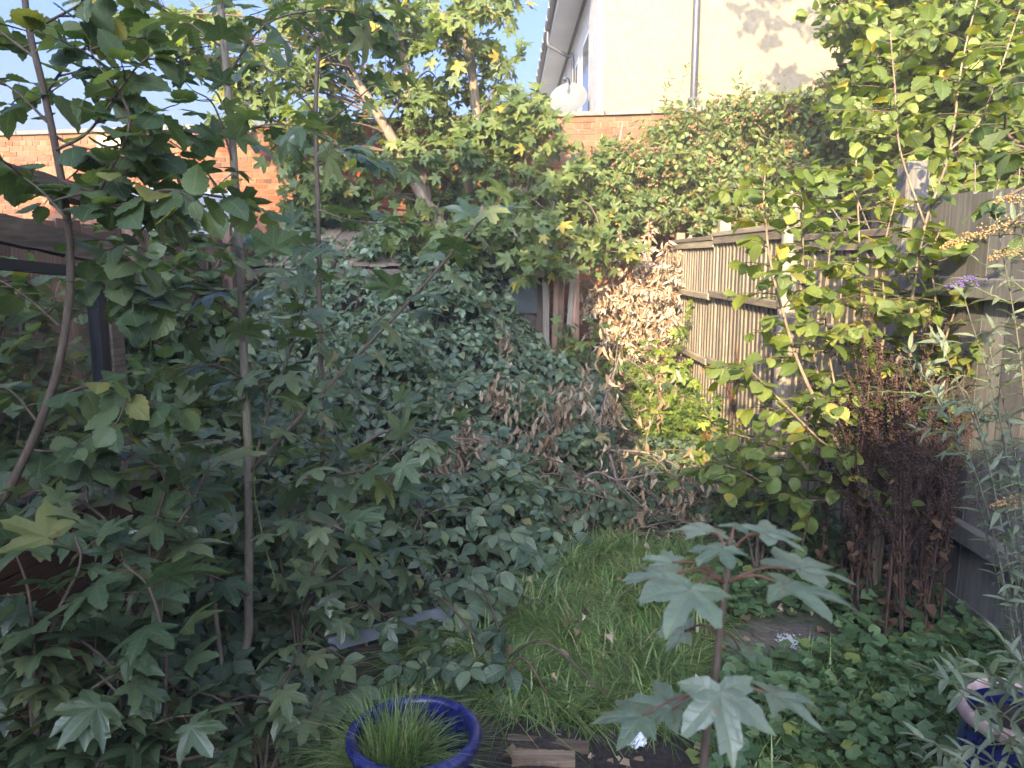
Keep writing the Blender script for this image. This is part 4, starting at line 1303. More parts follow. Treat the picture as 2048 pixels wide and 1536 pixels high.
# growth over the shed roof edge
def roofh(x, y): return 1.6 + np.clip(y - 8.05, 0, 1.4) * 0.3 + 0.1 * np.sin(4 * x) + 0.05 * np.sin(9 * x + 3 * y)
bramble('bramble_thicket', 'bramble sprawling over the board roof of the old shed', [(-2.5, 8.0), (0.05, 8.0), (-0.3, 8.55), (-1.2, 8.9), (-2.5, 9.4)], 1700, 0.092, roofh, BG, canes=6, layers=(1.0, 0.93, 0.85))


def low(x, y): return 0.17 + 0.13 * np.sin(x * 4 + 1) * np.sin(y * 3) + 0.16 * sm(3.0, 4.4, y) * (1 - sm(-0.2, 0.5, x))
bramble('bramble_patch', 'broad-leaved bramble patch spilling onto the long grass', g2((640, 1240), (700, 1100), (850, 1010), (1010, 1015), (1160, 1060), (1130, 1120), (1080, 1190), (1000, 1250), (800, 1290)), 1150, 0.095, low, canes=10)
bramble('bramble_patch', 'low straggling bramble under the arching dead branches', g2((1040, 1110), (1090, 1010), (1200, 930), (1340, 905), (1430, 960), (1440, 1060), (1300, 1060), (1180, 1080)), 620, 0.08, lambda x, y: 0.13 + 0.09 * np.sin(6 * x + 2) * np.sin(5 * y), canes=14, tilt=0.5)
bramble('bramble_patch', 'few bramble sprays lying in the grass behind the blue pot', g2((760, 1400), (860, 1290), (980, 1270), (1060, 1370), (1030, 1420), (940, 1440), (800, 1430)), 70, 0.10, lambda x, y: 0.12 + 0 * x, canes=4)
bramble('bramble_patch', 'bramble undergrowth at the foot of the tall sycamore sapling', g2((60, 1540), (200, 1330), (480, 1200), (640, 1150), (680, 1300), (700, 1540)), 330, 0.09, lambda x, y: 0.14 + 0.07 * np.sin(5 * x + 3 * y), canes=6)

# ------------------------------------------------------------------ sycamore saplings (left)
def pxl(pts, Y=None):
    return np.array([P(a[0], a[1], a[2] if len(a) > 2 else Y) for a in pts])


s = Plant('sycamore_sapling', 'tall slender sycamore sapling with straight pale stem in front of the greenhouse', 'tree', PG(455, 1412))
tr = np.vstack([[s.base - [0, 0, 0.05]], pxl([(462, 1350), (494, 1285), (497, 1180), (497, 930), (487, 700), (478, 480), (462, 250), (440, 0), (425, -160)], 2.72)])
trs = spline(tr, 6)
s.tube('trunk', trs, 0.0175, 0.011, 10, True)
st2 = spline(np.vstack([[s.base], pxl([(440, 1300), (428, 1200), (412, 1100), (395, 960)], 2.7)]), 5)
s.tube('stem', st2, 0.010, 0.005, 7, True)
br = [
    ([(500, 945), (590, 845), (680, 748), (800, 622), (925, 482), (985, 415)], 2.72, 2.55, 0.008),
    ([(505, 940), (540, 810), (585, 690), (612, 590)], 2.72, 2.85, 0.006),
    ([(470, 340), (430, 215), (385, 180)], 2.72, 2.6, 0.004),
    ([(476, 430), (400, 330), (330, 275)], 2.72, 2.6, 0.004),
    ([(468, 270), (530, 250), (600, 255), (690, 300)], 2.72, 2.5, 0.004),
    ([(455, 150), (530, 50), (640, 20), (720, 30)], 2.72, 2.5, 0.004),
    ([(452, 100), (370, 40), (290, -10)], 2.72, 2.7, 0.004),
    ([(482, 590), (540, 540), (590, 540)], 2.72, 2.5, 0.004),
    ([(484, 640), (420, 600), (360, 640)], 2.72, 2.65, 0.004),
    ([(490, 760), (430, 730), (340, 740)], 2.72, 2.5, 0.004),
    ([(495, 900), (430, 880), (300, 900), (220, 930)], 2.72, 2.45, 0.004),
    ([(497, 1000), (600, 960), (720, 940), (830, 880)], 2.72, 2.5, 0.004),
    ([(497, 1080), (600, 1040), (690, 1060)], 2.72, 2.4, 0.004),
    ([(497, 1190), (420, 1150), (280, 1110), (60, 1010)], 2.65, 2.2, 0.005),
]
for pts, y0, y1, r0 in br:
    n = len(pts); q = spline(pxl([(x, y, y0 + (y1 - y0) * i / (n - 1)) for i, (x, y) in enumerate(pts)]), 5)
    s.tube('branch', q, r0, r0 * 0.5, 6, True)
    leafy(s, q, 'syc', 0.085, 0.105, start=0.15, pair=True, droop=0.12)
leafy(s, trs, 'syc', 0.13, 0.10, start=0.25, pair=True)
leafy(s, st2, 'syc', 0.12, 0.10, start=0.4, pair=True)
s.done(M['syc'], M['bark_pale'], M['petiole'], partm={'branch': M['bark']})

s = Plant('sycamore_sapling', 'thin sycamore sapling beside the old shed roof', 'tree', (P(645, 900, 3.9)[0], 3.9, 0))
q = spline(np.vstack([[s.base], pxl([(645, 900), (640, 640), (636, 420), (632, 200), (645, 0), (655, -150)], 3.9)]), 6)
s.tube('trunk', q, 0.014, 0.008, 8, True)
leafy(s, q, 'syc', 0.19, 0.105, start=0.35, pair=True)
for pts in ([(634, 260), (700, 210), (780, 140)], [(640, 90), (560, 20), (500, 30)], [(634, 330), (720, 300), (800, 330)], [(637, 420), (700, 440), (790, 450)], [(634, 230), (570, 160), (520, 130)], [(638, 120), (720, 80), (780, 40)], [(638, 520), (580, 470), (520, 470)]):
    b_ = spline(pxl(pts, 3.85), 5); s.tube('branch', b_, 0.005, 0.0025, 5, True); leafy(s, b_, 'syc', 0.09, 0.115, start=0.15, pair=True)
s.done(M['syc'], M['bark'], M['petiole'])


def sucker(label, base, stems, Y, size=0.125, spacing=0.085, name='sycamore_sucker', group='low sycamore suckers by the greenhouse base'):
    s = Plant(name, label, 'shrub', base, group)
    for pts in stems:
        q = spline(np.vstack([[s.base], pxl(pts, Y)]), 5)
        s.tube('stem', q, 0.007, 0.003, 6, True); leafy(s, q, 'syc', spacing, size, start=0.25, pair=True, droop=0.15, bias=np.array([0.1, -0.25, 0]))
    s.done(M['syc'], M['bark'], M['petiole'])


sucker('sycamore sucker with big dark leaves hanging over the dark board base', P(330, 1640, 1.95) * [1, 1, 0], [[(300, 1450), (200, 1310), (60, 1230)], [(330, 1420), (330, 1300), (300, 1180), (250, 1130)], [(300, 1500), (150, 1420), (20, 1400)]], 2.0, 0.125)
sucker('sycamore sucker with broad leaves left of the blue pot', P(520, 1600, 2.1) * [1, 1, 0], [[(500, 1480), (440, 1400), (360, 1380)], [(540, 1450), (560, 1380), (600, 1300)], [(520, 1500), (480, 1460), (400, 1480)], [(560, 1500), (610, 1440), (640, 1400)]], 2.2, 0.11)
sucker('sycamore sucker with pale bluish leaves draped over the greenhouse sill', P(250, 1500, 2.35) * [1, 1, 0], [[(260, 1150), (200, 1030), (90, 980), (20, 1010)], [(300, 1100), (330, 960), (260, 900)], [(290, 1180), (380, 1010), (420, 930)]], 2.35, 0.12)
sucker('sycamore sucker leaning toward the bramble patch', P(600, 1400, 2.9) * [1, 1, 0], [[(600, 1230), (640, 1110), (700, 1020)], [(620, 1200), (720, 1120), (820, 1110)], [(580, 1200), (560, 1100), (600, 1000)], [(640, 1250), (720, 1210), (770, 1230)]], 2.95, 0.115)
sucker('sycamore seedling clump in front of the middle bramble slope', P(740, 1120, 3.9) * [1, 1, 0], [[(740, 1000), (760, 900), (800, 820)], [(730, 1000), (680, 880), (640, 800)], [(760, 1000), (830, 900), (900, 850)], [(720, 990), (640, 900), (560, 860)]], 3.7, 0.12)

sucker('sycamore sucker with wide dark leaves covering the dark board base', P(60, 1600, 1.9) * [1, 1, 0], [[(60, 1400), (20, 1280), (-30, 1200)], [(80, 1380), (110, 1240), (160, 1130), (150, 1070)], [(90, 1450), (180, 1380), (260, 1330)], [(60, 1480), (0, 1440), (-40, 1480)], [(70, 1380), (60, 1200), (30, 1100)]], 1.95, 0.11)
sucker('sycamore sucker spreading low leaves at the corner of the dark board base', P(230, 1660, 1.85) * [1, 1, 0], [[(240, 1500), (330, 1440), (400, 1430)], [(200, 1490), (120, 1440), (60, 1480)], [(230, 1480), (240, 1400), (200, 1350)], [(260, 1520), (360, 1520), (440, 1500)]], 1.95, 0.10)

# ------------------------------------------------------------------ hazels on the left
h = Plant('hazel_sapling', 'curved dark hazel stem with drooping toothed leaves before the greenhouse', 'tree', P(-120, 1500, 2.15) * [1, 1, 0])
q = spline(np.vstack([[h.base], pxl([(-30, 1090), (20, 975), (70, 870), (115, 740), (140, 580), (135, 440), (112, 300), (85, 170), (55, 40), (40, -120)], 2.15)]), 6)
h.tube('trunk', q, 0.0135, 0.008, 8, True)
for pts in ([(112, 300), (180, 260), (260, 150), (300, 110)], [(120, 360), (200, 380), (290, 310)], [(90, 190), (150, 110), (230, 60)], [(100, 250), (40, 190), (-20, 150)], [(135, 440), (80, 380), (10, 330)], [(130, 470), (220, 500), (330, 420), (370, 400)], [(140, 560), (230, 560), (300, 600)], [(128, 660), (60, 600), (0, 560)], [(100, 800), (200, 770), (320, 820)], [(80, 850), (20, 780), (-30, 780)], [(60, 60), (140, 20), (220, -30)], [(200, 380), (260, 240), (190, 120), (180, 90)], [(75, 120), (10, 70), (-40, 30)], [(118, 320), (240, 290), (350, 260)], [(60, 900), (120, 900), (200, 860)], [(105, 270), (190, 320), (250, 400)], [(130, 420), (240, 410), (330, 380), (420, 390)]):
    b_ = spline(pxl(pts, 2.15 + random.uniform(-0.15, 0.15)), 5); h.tube('branch', b_, 0.0045, 0.002, 5, True); leafy(h, b_, 'hazel', 0.04, 0.09, start=0.1, pair=False, droop=0.14, tilt=0.4)
    shoots(h, b_, 4, 0.22, 'hazel', 0.045, 0.085, droop=0.2)
h.done(M['hazel'], M['bark'])


def bush(name, label, base, Y, tips, kind, size, mat, group=None, nshoot=5, ln=0.35, spacing=0.06, stemm='bark', r0=0.008, cat='shrub', nmax=300, up=0.4, dr=0.25, bias=None):
    b_ = Plant(name, label, cat, base, group)
    for tp in tips:
        e = P(tp[0], tp[1], tp[2] if len(tp) > 2 else Y)
        m_ = (b_.base * 0.55 + e * 0.45) + rv(s=0.06); m_[2] = b_.base[2] * 0.4 + e[2] * 0.6
        q = spline([b_.base, m_, e], 7)
        b_.tube('stem', q, r0, r0 * 0.4, 6, True)
        shoots(b_, q, nshoot, ln, kind, spacing, size, t0=0.25, up=up, droop=dr, bias=bias)
        leafy(b_, q, kind, spacing * 1.4, size, start=0.4, pair=False, droop=0.12)
    b_.done(M[mat], M[stemm], nmax=nmax)
    return b_


bush('hazel_bush', 'hazel bush with layered drooping leaves against the red-brown fence', (-2.15, 4.3, 0), 4.3, [(320, 450), (400, 420), (280, 560), (440, 520), (360, 620), (250, 680), (450, 640), (330, 500), (230, 500, 3.9), (520, 560), (380, 480), (300, 420), (480, 440), (270, 620), (400, 580), (500, 620)], 'hazel', 0.10, 'hazel', 'hazel bushes on the left', 9, 0.42, 0.05)
bush('hazel_bush', 'hazel bush growing inside the derelict greenhouse frame', (-2.2, 3.2, 0), 3.2, [(20, 600), (90, 650), (150, 720), (40, 760), (120, 560), (160, 850), (-20, 700), (60, 480), (100, 720), (10, 650)], 'hazel', 0.10, 'hazel', 'hazel bushes on the left', 8, 0.36, 0.05)
bush('hazel_bush', 'low hazel bush with big dull leaves right of the black glazing frame', (-1.5, 3.4, 0), 3.3, [(260, 780), (330, 720), (400, 780), (300, 880), (420, 860), (250, 850), (380, 930), (470, 800), (560, 900), (280, 700), (350, 800), (440, 720), (230, 770)], 'hazel', 0.105, 'hazel', 'hazel bushes on the left', 8, 0.36, 0.05)
bush('buddleia_shoot', 'fresh green pointed-leaf shoot before the red-brown fence', PG(280, 1020) * [1, 1, 0] + [0.2, -0.6, 0], 3.9, [(305, 570)], 'lance', 0.12, 'hazel_sun', None, 2, 0.15, 0.06, 'green_stem')
v = Plant('climbing_vine', 'limp pale green vine tip dangling beside the tall sapling stem', 'vine', P(498, 1000, 2.66))
q = spline(pxl([(492, 790), (505, 900), (510, 990), (530, 1090), (556, 1175)], 2.66), 5); v.tube('stem', q, 0.0022, 0.0028, 5)
leafy(v, q, 'small', 0.12, 0.02, pair=False); v.done(M['lime'], M['green_stem'])

# ------------------------------------------------------------------ right hazel in the sun
BZ = (P(1755, 1150, 3.4)[0], 3.4, 0)
h = Plant('sunlit_hazel', 'sunlit many-stemmed hazel with round yellow-green leaves before the fence', 'shrub', BZ)
stems = [
    [(1742, 1000), (1676, 890), (1605, 745), (1570, 640), (1540, 520), (1528, 400), (1530, 350)],
    [(1778, 955), (1797, 850), (1822, 700), (1824, 600), (1850, 450), (1900, 300), (1925, 120), (1970, -60)],
    [(1765, 900), (1728, 720), (1722, 560), (1715, 400), (1712, 320)],
    [(1725, 1000), (1640, 960), (1570, 900), (1460, 865)],
    [(1740, 1000), (1650, 800), (1612, 600), (1606, 440), (1612, 360)],
    [(1770, 950), (1850, 800), (1900, 650), (1930, 560)],
    [(1740, 1010), (1600, 1000), (1480, 940), (1430, 930)],
    [(1760, 1000), (1690, 840), (1660, 720), (1650, 600), (1660, 500)],
    [(1760, 960), (1750, 800), (1770, 650), (1765, 520), (1790, 400)],
    [(1770, 950), (1830, 780), (1870, 620), (1860, 520), (1880, 460)],
    [(1750, 980), (1640, 880), (1560, 800), (1500, 740)],
    [(1850, 450), (1800, 300), (1790, 180), (1780, 60)],
    [(1900, 300), (1960, 240), (2000, 140), (2040, 20)],
]
for i, pts in enumerate(stems):
    q = spline(pxl(pts, 3.4) if i >= 11 else np.vstack([[h.base], pxl(pts, 3.4 + random.uniform(-.15, .15))]), 6)
    h.tube('stem', q, 0.011 if i in (0, 1) else (0.005 if i >= 11 else 0.007), 0.003, 7, True)
    shoots(h, q, 20 if len(pts) > 4 else 13, 0.34, 'hazel', 0.05, 0.075, t0=0.3, up=0.35, droop=0.2, bias=np.array([-0.25, -0.15, 0]))
    leafy(h, q, 'hazel', 0.05, 0.075, start=0.3, pair=False, droop=0.2)
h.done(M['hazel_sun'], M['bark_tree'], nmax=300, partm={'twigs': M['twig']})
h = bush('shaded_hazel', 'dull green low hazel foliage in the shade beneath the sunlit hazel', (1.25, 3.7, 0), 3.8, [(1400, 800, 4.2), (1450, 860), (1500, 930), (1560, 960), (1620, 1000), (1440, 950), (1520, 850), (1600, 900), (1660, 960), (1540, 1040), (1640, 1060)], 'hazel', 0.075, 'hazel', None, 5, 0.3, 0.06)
# dark near branch entering at the right edge
h = bush('overhanging_branch', 'dark shaded hazel branch hanging in from above the wide-board fence', P(2160, 330, 2.3), 2.3, [(2010, 230), (2030, 290), (2000, 400), (2060, 150), (2070, 480)], 'hazel', 0.075, 'hazel', None, 2, 0.12, 0.06, cat='branch')

# ------------------------------------------------------------------ bright weeds in the lit corner
bush('golden_weed', 'bright yellow-green leafy weed glowing against the feather-edge fence', (P(1340, 800, 8.0)[0], 8.0, 0), 8.0, [(1300, 740), (1340, 715), (1380, 730), (1410, 760), (1330, 770), (1390, 790), (1350, 800), (1290, 790)], 'syc_lo', 0.10, 'lime', 'lime-green weeds in the sunlit corner', 5, 0.3, 0.05, 'green_stem', 0.005, 'weed')
bush('golden_weed', 'yellow-green weed beside the white litter on the sunlit path', PG(1310, 850) * [1, 1, 0], 7.4, [(1290, 800), (1330, 790), (1370, 820), (1400, 850), (1340, 830), (1310, 850)], 'syc_lo', 0.085, 'lime', 'lime-green weeds in the sunlit corner', 4, 0.22, 0.05, 'green_stem', 0.004, 'weed')
bush('golden_weed', 'lit round-leaved weed at the foot of the shaded hazel', PG(1440, 985) * [1, 1, 0], 5.2, [(1410, 900), (1450, 920), (1490, 950), (1430, 960), (1400, 940)], 'hazel_lo', 0.085, 'lime', 'lime-green weeds in the sunlit corner', 4, 0.2, 0.05, 'green_stem', 0.004, 'weed')
bush('golden_weed', 'tall yellow-green weed rising through the dead shrub', (P(1300, 800, 8.2)[0], 8.2, 0), 8.2, [(1260, 700), (1250, 740), (1290, 690), (1420, 720), (1440, 770), (1370, 640), (1380, 610)], 'syc_lo', 0.09, 'lime', 'lime-green weeds in the sunlit corner', 4, 0.28, 0.06, 'green_stem', 0.005, 'weed')
bush('golden_weed', 'clump of bright lime weeds in the middle of the sunlit path', (1.42, 6.5, 0), 6.5, [(1310, 830), (1350, 810), (1390, 830), (1370, 870), (1330, 880), (1400, 880), (1350, 850)], 'syc_lo', 0.08, 'lime', 'lime-green weeds in the sunlit corner', 4, 0.2, 0.05, 'green_stem', 0.004, 'weed')
bush('golden_weed', 'lime weed against the foot of the feather-edge fence', (1.75, 6.9, 0), 6.9, [(1400, 780), (1430, 800), (1420, 840), (1450, 830), (1390, 810)], 'syc_lo', 0.08, 'lime', 'lime-green weeds in the sunlit corner', 4, 0.22, 0.05, 'green_stem', 0.004, 'weed')
bush('sycamore_seedling', 'small sycamore with dull olive leaves at the shaded edge of the dead shrub', (P(1190, 850, 7.8)[0], 7.8, 0), 7.8, [(1130, 670), (1180, 650), (1230, 690), (1150, 720), (1210, 740), (1120, 650)], 'syc_lo', 0.12, 'syc_far', None, 4, 0.3, 0.07, 'bark', 0.006, 'shrub')

# ------------------------------------------------------------------ dead shrub
d_ = Plant('dead_shrub', 'dead shrub of pale beige withered leaves on orange stems in full sun', 'shrub', (P(1345, 800, 8.7)[0], 8.7, 0))
for pts in ([(1335, 790), (1300, 715), (1240, 600), (1195, 520)], [(1330, 780), (1310, 640), (1300, 520), (1296, 430)], [(1300, 715), (1240, 690), (1180, 640)], [(1320, 700), (1350, 600), (1355, 500)], [(1310, 720), (1260, 640), (1180, 560)], [(1310, 660), (1260, 560), (1240, 480)], [(1330, 740), (1370, 680), (1385, 640)], [(1290, 690), (1220, 640), (1160, 600)]):
    q = spline(np.vstack([[d_.base], pxl(pts, 8.7 + random.uniform(-.2, .2))]), 5)
    d_.tube('stem', q, 0.016, 0.006, 6, True)
    for i in range(30):
        t = rng.uniform(0.25, 1); j = int(t * (len(q) - 1))
        w = sprout(q[j], rv() + UP * 0.4, rng.uniform(0.2, 0.55), 0.3)
        d_.tube('twigs', w, 0.004, 0.002, 4)
        Q, T, tt = along(w, 0.02)
        k = len(Q); hd = rv(k, 0.5) - UP * 0.8 + T * 0.2
        d_.leaves('dead', Q, hd, rv(k, 1.0) + np.array([-0.2, -1, 0.2]), rng.uniform(0.055, 0.105, k))
d_.done(M['dead'], M['twig_or'], nmax=300)

# ------------------------------------------------------------------ fallen dead branches
def dead_branch(label, pts, r0, bunches, leafs=26, up=0.0):
    b_ = Plant('dead_branch', label, 'branch', pts[0] * [1, 1, 0], 'cut dead branches lying on the brambles')
    q = spline(pts, 6); b_.tube('stem', q, r0, r0 * 0.45, 7)
    for i in range(6):
        t = rng.uniform(0.15, 0.95); j = int(t * (len(q) - 1)); d = unit(q[min(j + 1, len(q) - 1)] - q[max(j - 1, 0)])
        w = sprout(q[j], d * 0.5 + rv(s=0.5) + UP * 0.2, rng.uniform(0.2, 0.55), 0.35)
        b_.tube('twigs', w, 0.004, 0.0018, 4)
        if rng.random() < 0.6: bunches = list(bunches) + [None]; b_.__dict__.setdefault('ends', []).append(w[-1])
    ends = b_.__dict__.get('ends', [])
    for bu in bunches:
        c = ends.pop() if bu is None else np.asarray(bu)
        k = int(leafs * 1.35) if bu is not None else 14
        pos = c + rv(k, 0.06) * [1, 1, 1.3]
        b_.leaves('dead', pos, rv(k, 0.35) - UP, rv(k, 1.0) + np.array([0, -1, 0]), rng.uniform(0.05, 0.10, k))
    b_.done(M['dead_br'], M['twig_grey'], nmax=300)


dead_branch('dead branch with a big hanging bunch of brown seed leaves', pxl([(930, 1000, 5.0), (1000, 930, 5.0), (1060, 890, 5.05), (1130, 830, 5.3), (1190, 760, 5.6)]), 0.012, [P(1080, 900, 4.95), P(1090, 930, 4.95), P(1070, 920, 4.95), P(1100, 905, 4.95), P(1130, 820, 5.3), P(1110, 830, 5.2)], 38)
dead_branch('dead branch with withered leaves trailing down to the grass', pxl([(1220, 910, 5.0), (1240, 980, 4.8), (1270, 1050, 4.5), (1275, 1100, 4.35)]), 0.012, [P(1265, 1030, 4.55), P(1270, 1060, 4.5), P(1260, 1080, 4.45), P(1225, 925, 5.0)], 30)
dead_branch('smooth bare dead branch lying over dry brown leaves', pxl([(840, 950, 4.6), (960, 965, 4.6), (1030, 985, 4.5), (1100, 1030, 4.35)]), 0.014, [P(1000, 970, 4.6), P(1010, 940, 4.7), P(1000, 1000, 4.5), P(940, 900, 4.9), P(960, 910, 4.85), P(985, 800, 5.6), P(1000, 790, 5.6), P(1010, 690, 6.6)], 24)
dead_branch('long arching dead branch across the grass toward the lit weeds', pxl([(1200, 900, 5.3), (1290, 905, 5.2), (1350, 930, 5.0), (1390, 960, 4.8)]), 0.009, [P(1400, 975, 4.75), P(1420, 985, 4.7), P(1380, 970, 4.75)], 22)
dead_branch('thin dead branch with curled tan leaves below the arching one', pxl([(1120, 985, 4.7), (1190, 945, 4.8), (1240, 960, 4.75), (1330, 945, 4.8), (1420, 975, 4.7)]), 0.009, [P(1440, 990, 4.6), P(1360, 1000, 4.5), P(1180, 980, 4.7)], 24)
dead_branch('grey forked dead branch propped on the bramble slope', pxl([(1195, 900, 5.6), (1205, 820, 5.8), (1230, 740, 6.2), (1245, 690, 6.4)]), 0.014, [P(1225, 830, 5.75), P(1215, 810, 5.8), P(1130, 790, 5.6)], 24)
dead_branch('pale dead branch half hidden under sycamore leaves', pxl([(700, 905, 4.0), (780, 860, 4.1), (860, 875, 4.3), (1000, 880, 4.6)]), 0.010, [P(900, 880, 4.5), P(930, 900, 4.6)], 20)

# ------------------------------------------------------------------ background sycamore
t = Plant('sycamore_tree', 'sunlit sycamore tree with leaning trunks rising behind the old shed', 'tree', (P(880, 520, 9.55)[0], 9.55, 0))
T1 = spline(np.vstack([[t.base], pxl([(880, 470), (850, 405), (810, 325), (760, 235), (715, 165), (670, 80), (640, -40)], 9.5)]), 5)
T2 = spline(np.vstack([[t.base], pxl([(860, 430), (830, 300), (815, 150), (790, 40), (775, -60)], 9.7)]), 5)
T3 = spline(np.vstack([[t.base], pxl([(930, 420), (955, 300), (945, 150), (928, 50), (920, -80)], 9.6)]), 5)
T4 = spline(np.vstack([[t.base], pxl([(960, 430), (1040, 380), (1120, 400), (1200, 330)], 9.4)]), 5)
t.tube('trunk', T1, 0.085, 0.04, 10, True); t.tube('trunk', T2, 0.07, 0.035, 8, True); t.tube('trunk', T3, 0.07, 0.04, 8, True); t.tube('trunk', T4, 0.05, 0.02, 8, True)
allT = np.vstack([T1[4:], T2[4:], T3[4:], T4[4:]])
cl = [(700, 60), (760, 30), (620, 60), (560, 40), (640, 140), (570, 120), (720, 130), (850, 30), (880, 90), (820, 90), (900, 20), (940, 90), (780, 180), (700, 230), (760, 280), (640, 240), (680, 300), (830, 200), (880, 160), (900, 240), (850, 280), (960, 180), (990, 230), (930, 290), (1000, 290), (1030, 200), (1060, 240), (1090, 270), (1050, 310), (980, 350), (900, 350), (820, 370), (750, 350), (700, 380), (640, 360), (600, 330), (660, 430), (740, 430), (960, 420), (1010, 400), (1080, 370), (1120, 390), (1160, 350), (1200, 380), (1180, 430), (1210, 320), (1090, 430), (1050, 450), (440, 40), (380, 30), (500, 80), (480, 150), (520, 190), (970, 20), (1000, 5), (860, 430), (920, 470), (1230, 450), (1220, 500), (1010, 140), (270, 60), (230, 40), (330, 70), (560, 220), (620, 440), (580, 430), (840, 480), (900, 420), (1000, 470), (960, 490), (1060, 490), (1100, 500), (1150, 480), (420, 120), (370, 90), (460, 220), (640, 20), (700, 0), (800, 0), (600, 180), (560, 300), (900, 300), (1000, 250), (1080, 530), (930, 500), (880, 490)]
for (x, y) in cl:
    Yd = rng.uniform(8.9, 10.0) if y < 465 else rng.uniform(7.7, 8.3)
    if np.min(np.hypot(*(np.array([(850, 405), (830, 365), (810, 325), (785, 280), (760, 235), (737, 200), (715, 165), (690, 120), (800, 60), (810, 110), (945, 150), (935, 100)]) - (x, y)).T)) < 44: Yd = rng.uniform(9.85, 10.2)
    c = P(x + rng.normal(0, 8), y + rng.normal(0, 8), Yd)
    nb = allT[np.argmin(((allT - c) ** 2).sum(1) + (allT[:, 2] > c[2]) * 2)]
    clump(t, c, 0.38, 11, 7, 'syc_lo', 0.125, nb)
t.done(M['syc_far'], M['bark_tree'], nmax=300, partm={'twigs': M['twig']})

# ------------------------------------------------------------------ climber over the wall, tree at top right
iv = Plant('climber_mass', 'sunlit tangle of small-leaved climber with rusty flower heads over the brick wall', 'climber', (3.0, 9.5, 0))
base_pts = [np.array([2.4, 9.6, 0.0]), np.array([3.2, 9.4, 0.0]), np.array([4.0, 9.0, 0.0])]
for i, b0 in enumerate(base_pts):
    iv.tube('stem', spline([b0, b0 + [0.1, 0.1, 1.2], b0 + [-0.2, 0, 2.2], b0 + [0.2, 0.1, 3.2]], 5), 0.03, 0.012, 7, True)
cl = []
for x in range(1240, 1760, 34):
    top = np.interp(x, [1240, 1290, 1360, 1440, 1520, 1600, 1760], [330, 285, 245, 225, 205, 200, 190])
    for y in np.arange(top, 500, 34):
        cl.append((x + rng.normal(0, 9), y + rng.normal(0, 9)))
for (x, y) in cl:
    Yd = 9.75 - 1.0 * np.clip((y - 200) / 300, 0, 1) - max(0, (x - 1500)) * 0.003 + rng.normal(0, 0.15)
    c = P(x, y, Yd)
    if c[0] < FX + 0.25 and c[1] < 10.0 and y > 440: continue
    clump(iv, c, 0.30, 12, 9, 'small', 0.066, None, r=0.003)
    clump(iv, c, 0.34, 5, 8, 'lance', 0.10, None, r=0.003)
    if rng.random() < 0.35:
        e = c + np.array([rng.normal(0, .1), -0.26, rng.uniform(0, .15)])
        for k in range(7):
            iv.blob('seeds', (np.array([[0, 0, .02], [.017, 0, 0], [0, .017, 0], [-.017, 0, 0], [0, -.017, 0], [0, 0, -.02]]) + e + rv(s=0.035)), [(0, 1, 2), (0, 2, 3), (0, 3, 4), (0, 4, 1), (5, 2, 1), (5, 3, 2), (5, 4, 3), (5, 1, 4)])
# whippy sprays standing against the cream wall
for (x, y) in ((1340, 150), (1375, 130), (1400, 160), (1480, 140), (1520, 150), (1330, 200), (1430, 190)):
    b0 = P(x + rng.normal(0, 20), 260, 9.5); e = P(x, y, 9.4)
    q = spline([b0, (b0 + e) / 2 + rv(s=0.06), e], 5); iv.tube('twigs', q, 0.004, 0.002, 4)
    leafy(iv, q, 'lance', 0.05, 0.09, start=0.3, pair=True)
iv.done(M['ivy'], M['twig_grey'], nmax=300, minpx=6.0, partm={'seeds': M['flower_br']})
# bare stub branches lit on the wall
sb = Plant('forked_dead_limb', 'bare forked grey limb poking out of the climber against the brick wall', 'branch', P(1230, 345, 9.6))
sb.tube('stem', spline(pxl([(1200, 380), (1232, 335), (1280, 300), (1322, 280)], 9.6), 4), 0.03, 0.014, 7)
sb.tube('stem', spline(pxl([(1240, 325), (1240, 280), (1246, 245)], 9.6), 4), 0.022, 0.012, 7); sb.done(M['ivy'], M['bark_tree'])

rt = Plant('hornbeam_tree', 'yellow-green leafy tree beyond the fence casting shadow on the cream wall', 'tree', (3.9, 7.2, 0))
R1 = spline([rt.base, rt.base + [0.1, 0, 1.5], rt.base + [-0.2, 0.1, 3.0], rt.base + [0.1, 0, 4.6], rt.base + [0.3, 0, 8.0]], 6)
R2 = spline([rt.base, rt.base + [0.5, -0.3, 1.4], rt.base + [0.9, -0.4, 2.8], rt.base + [1.0, -0.3, 4.5]], 6)
R3 = spline([rt.base, rt.base + [-0.4, 0.2, 1.6], rt.base + [-0.6, 0.2, 2.8], rt.base + [-0.8, 0.3, 4.2]], 6)
for q in (R1, R2, R3): rt.tube('trunk', q, 0.07, 0.02, 8, True)
allT = np.vstack([R1[5:], R2[5:], R3[5:]])
cl = []
for y in range(-160, 400, 42):
    lo = np.interp(y, [-160, 0, 100, 200, 280, 330, 400], [1720, 1672, 1675, 1680, 1710, 1740, 1810])
    for x in np.arange(lo + 20, 2090, 42):
        if rng.random() < 0.88: cl.append((x + rng.normal(0, 10), y + rng.normal(0, 10)))
for zz in np.arange(4.6, 8.6, 0.36):          # unseen crown above the frame, added to throw shade on the cream wall
    for xx_ in np.arange((2.3 if zz > 5.2 else 2.7) + 0.25 * math.sin(zz * 2.3), 5.0, 0.42):
        if rng.random() < 0.8:
            c = np.array([xx_ + rng.normal(0, .1), rng.uniform(6.4, 7.6), zz + rng.normal(0, .1)])
            clump(rt, c, 0.32, 10, 7, 'hazel_lo', 0.095, None)
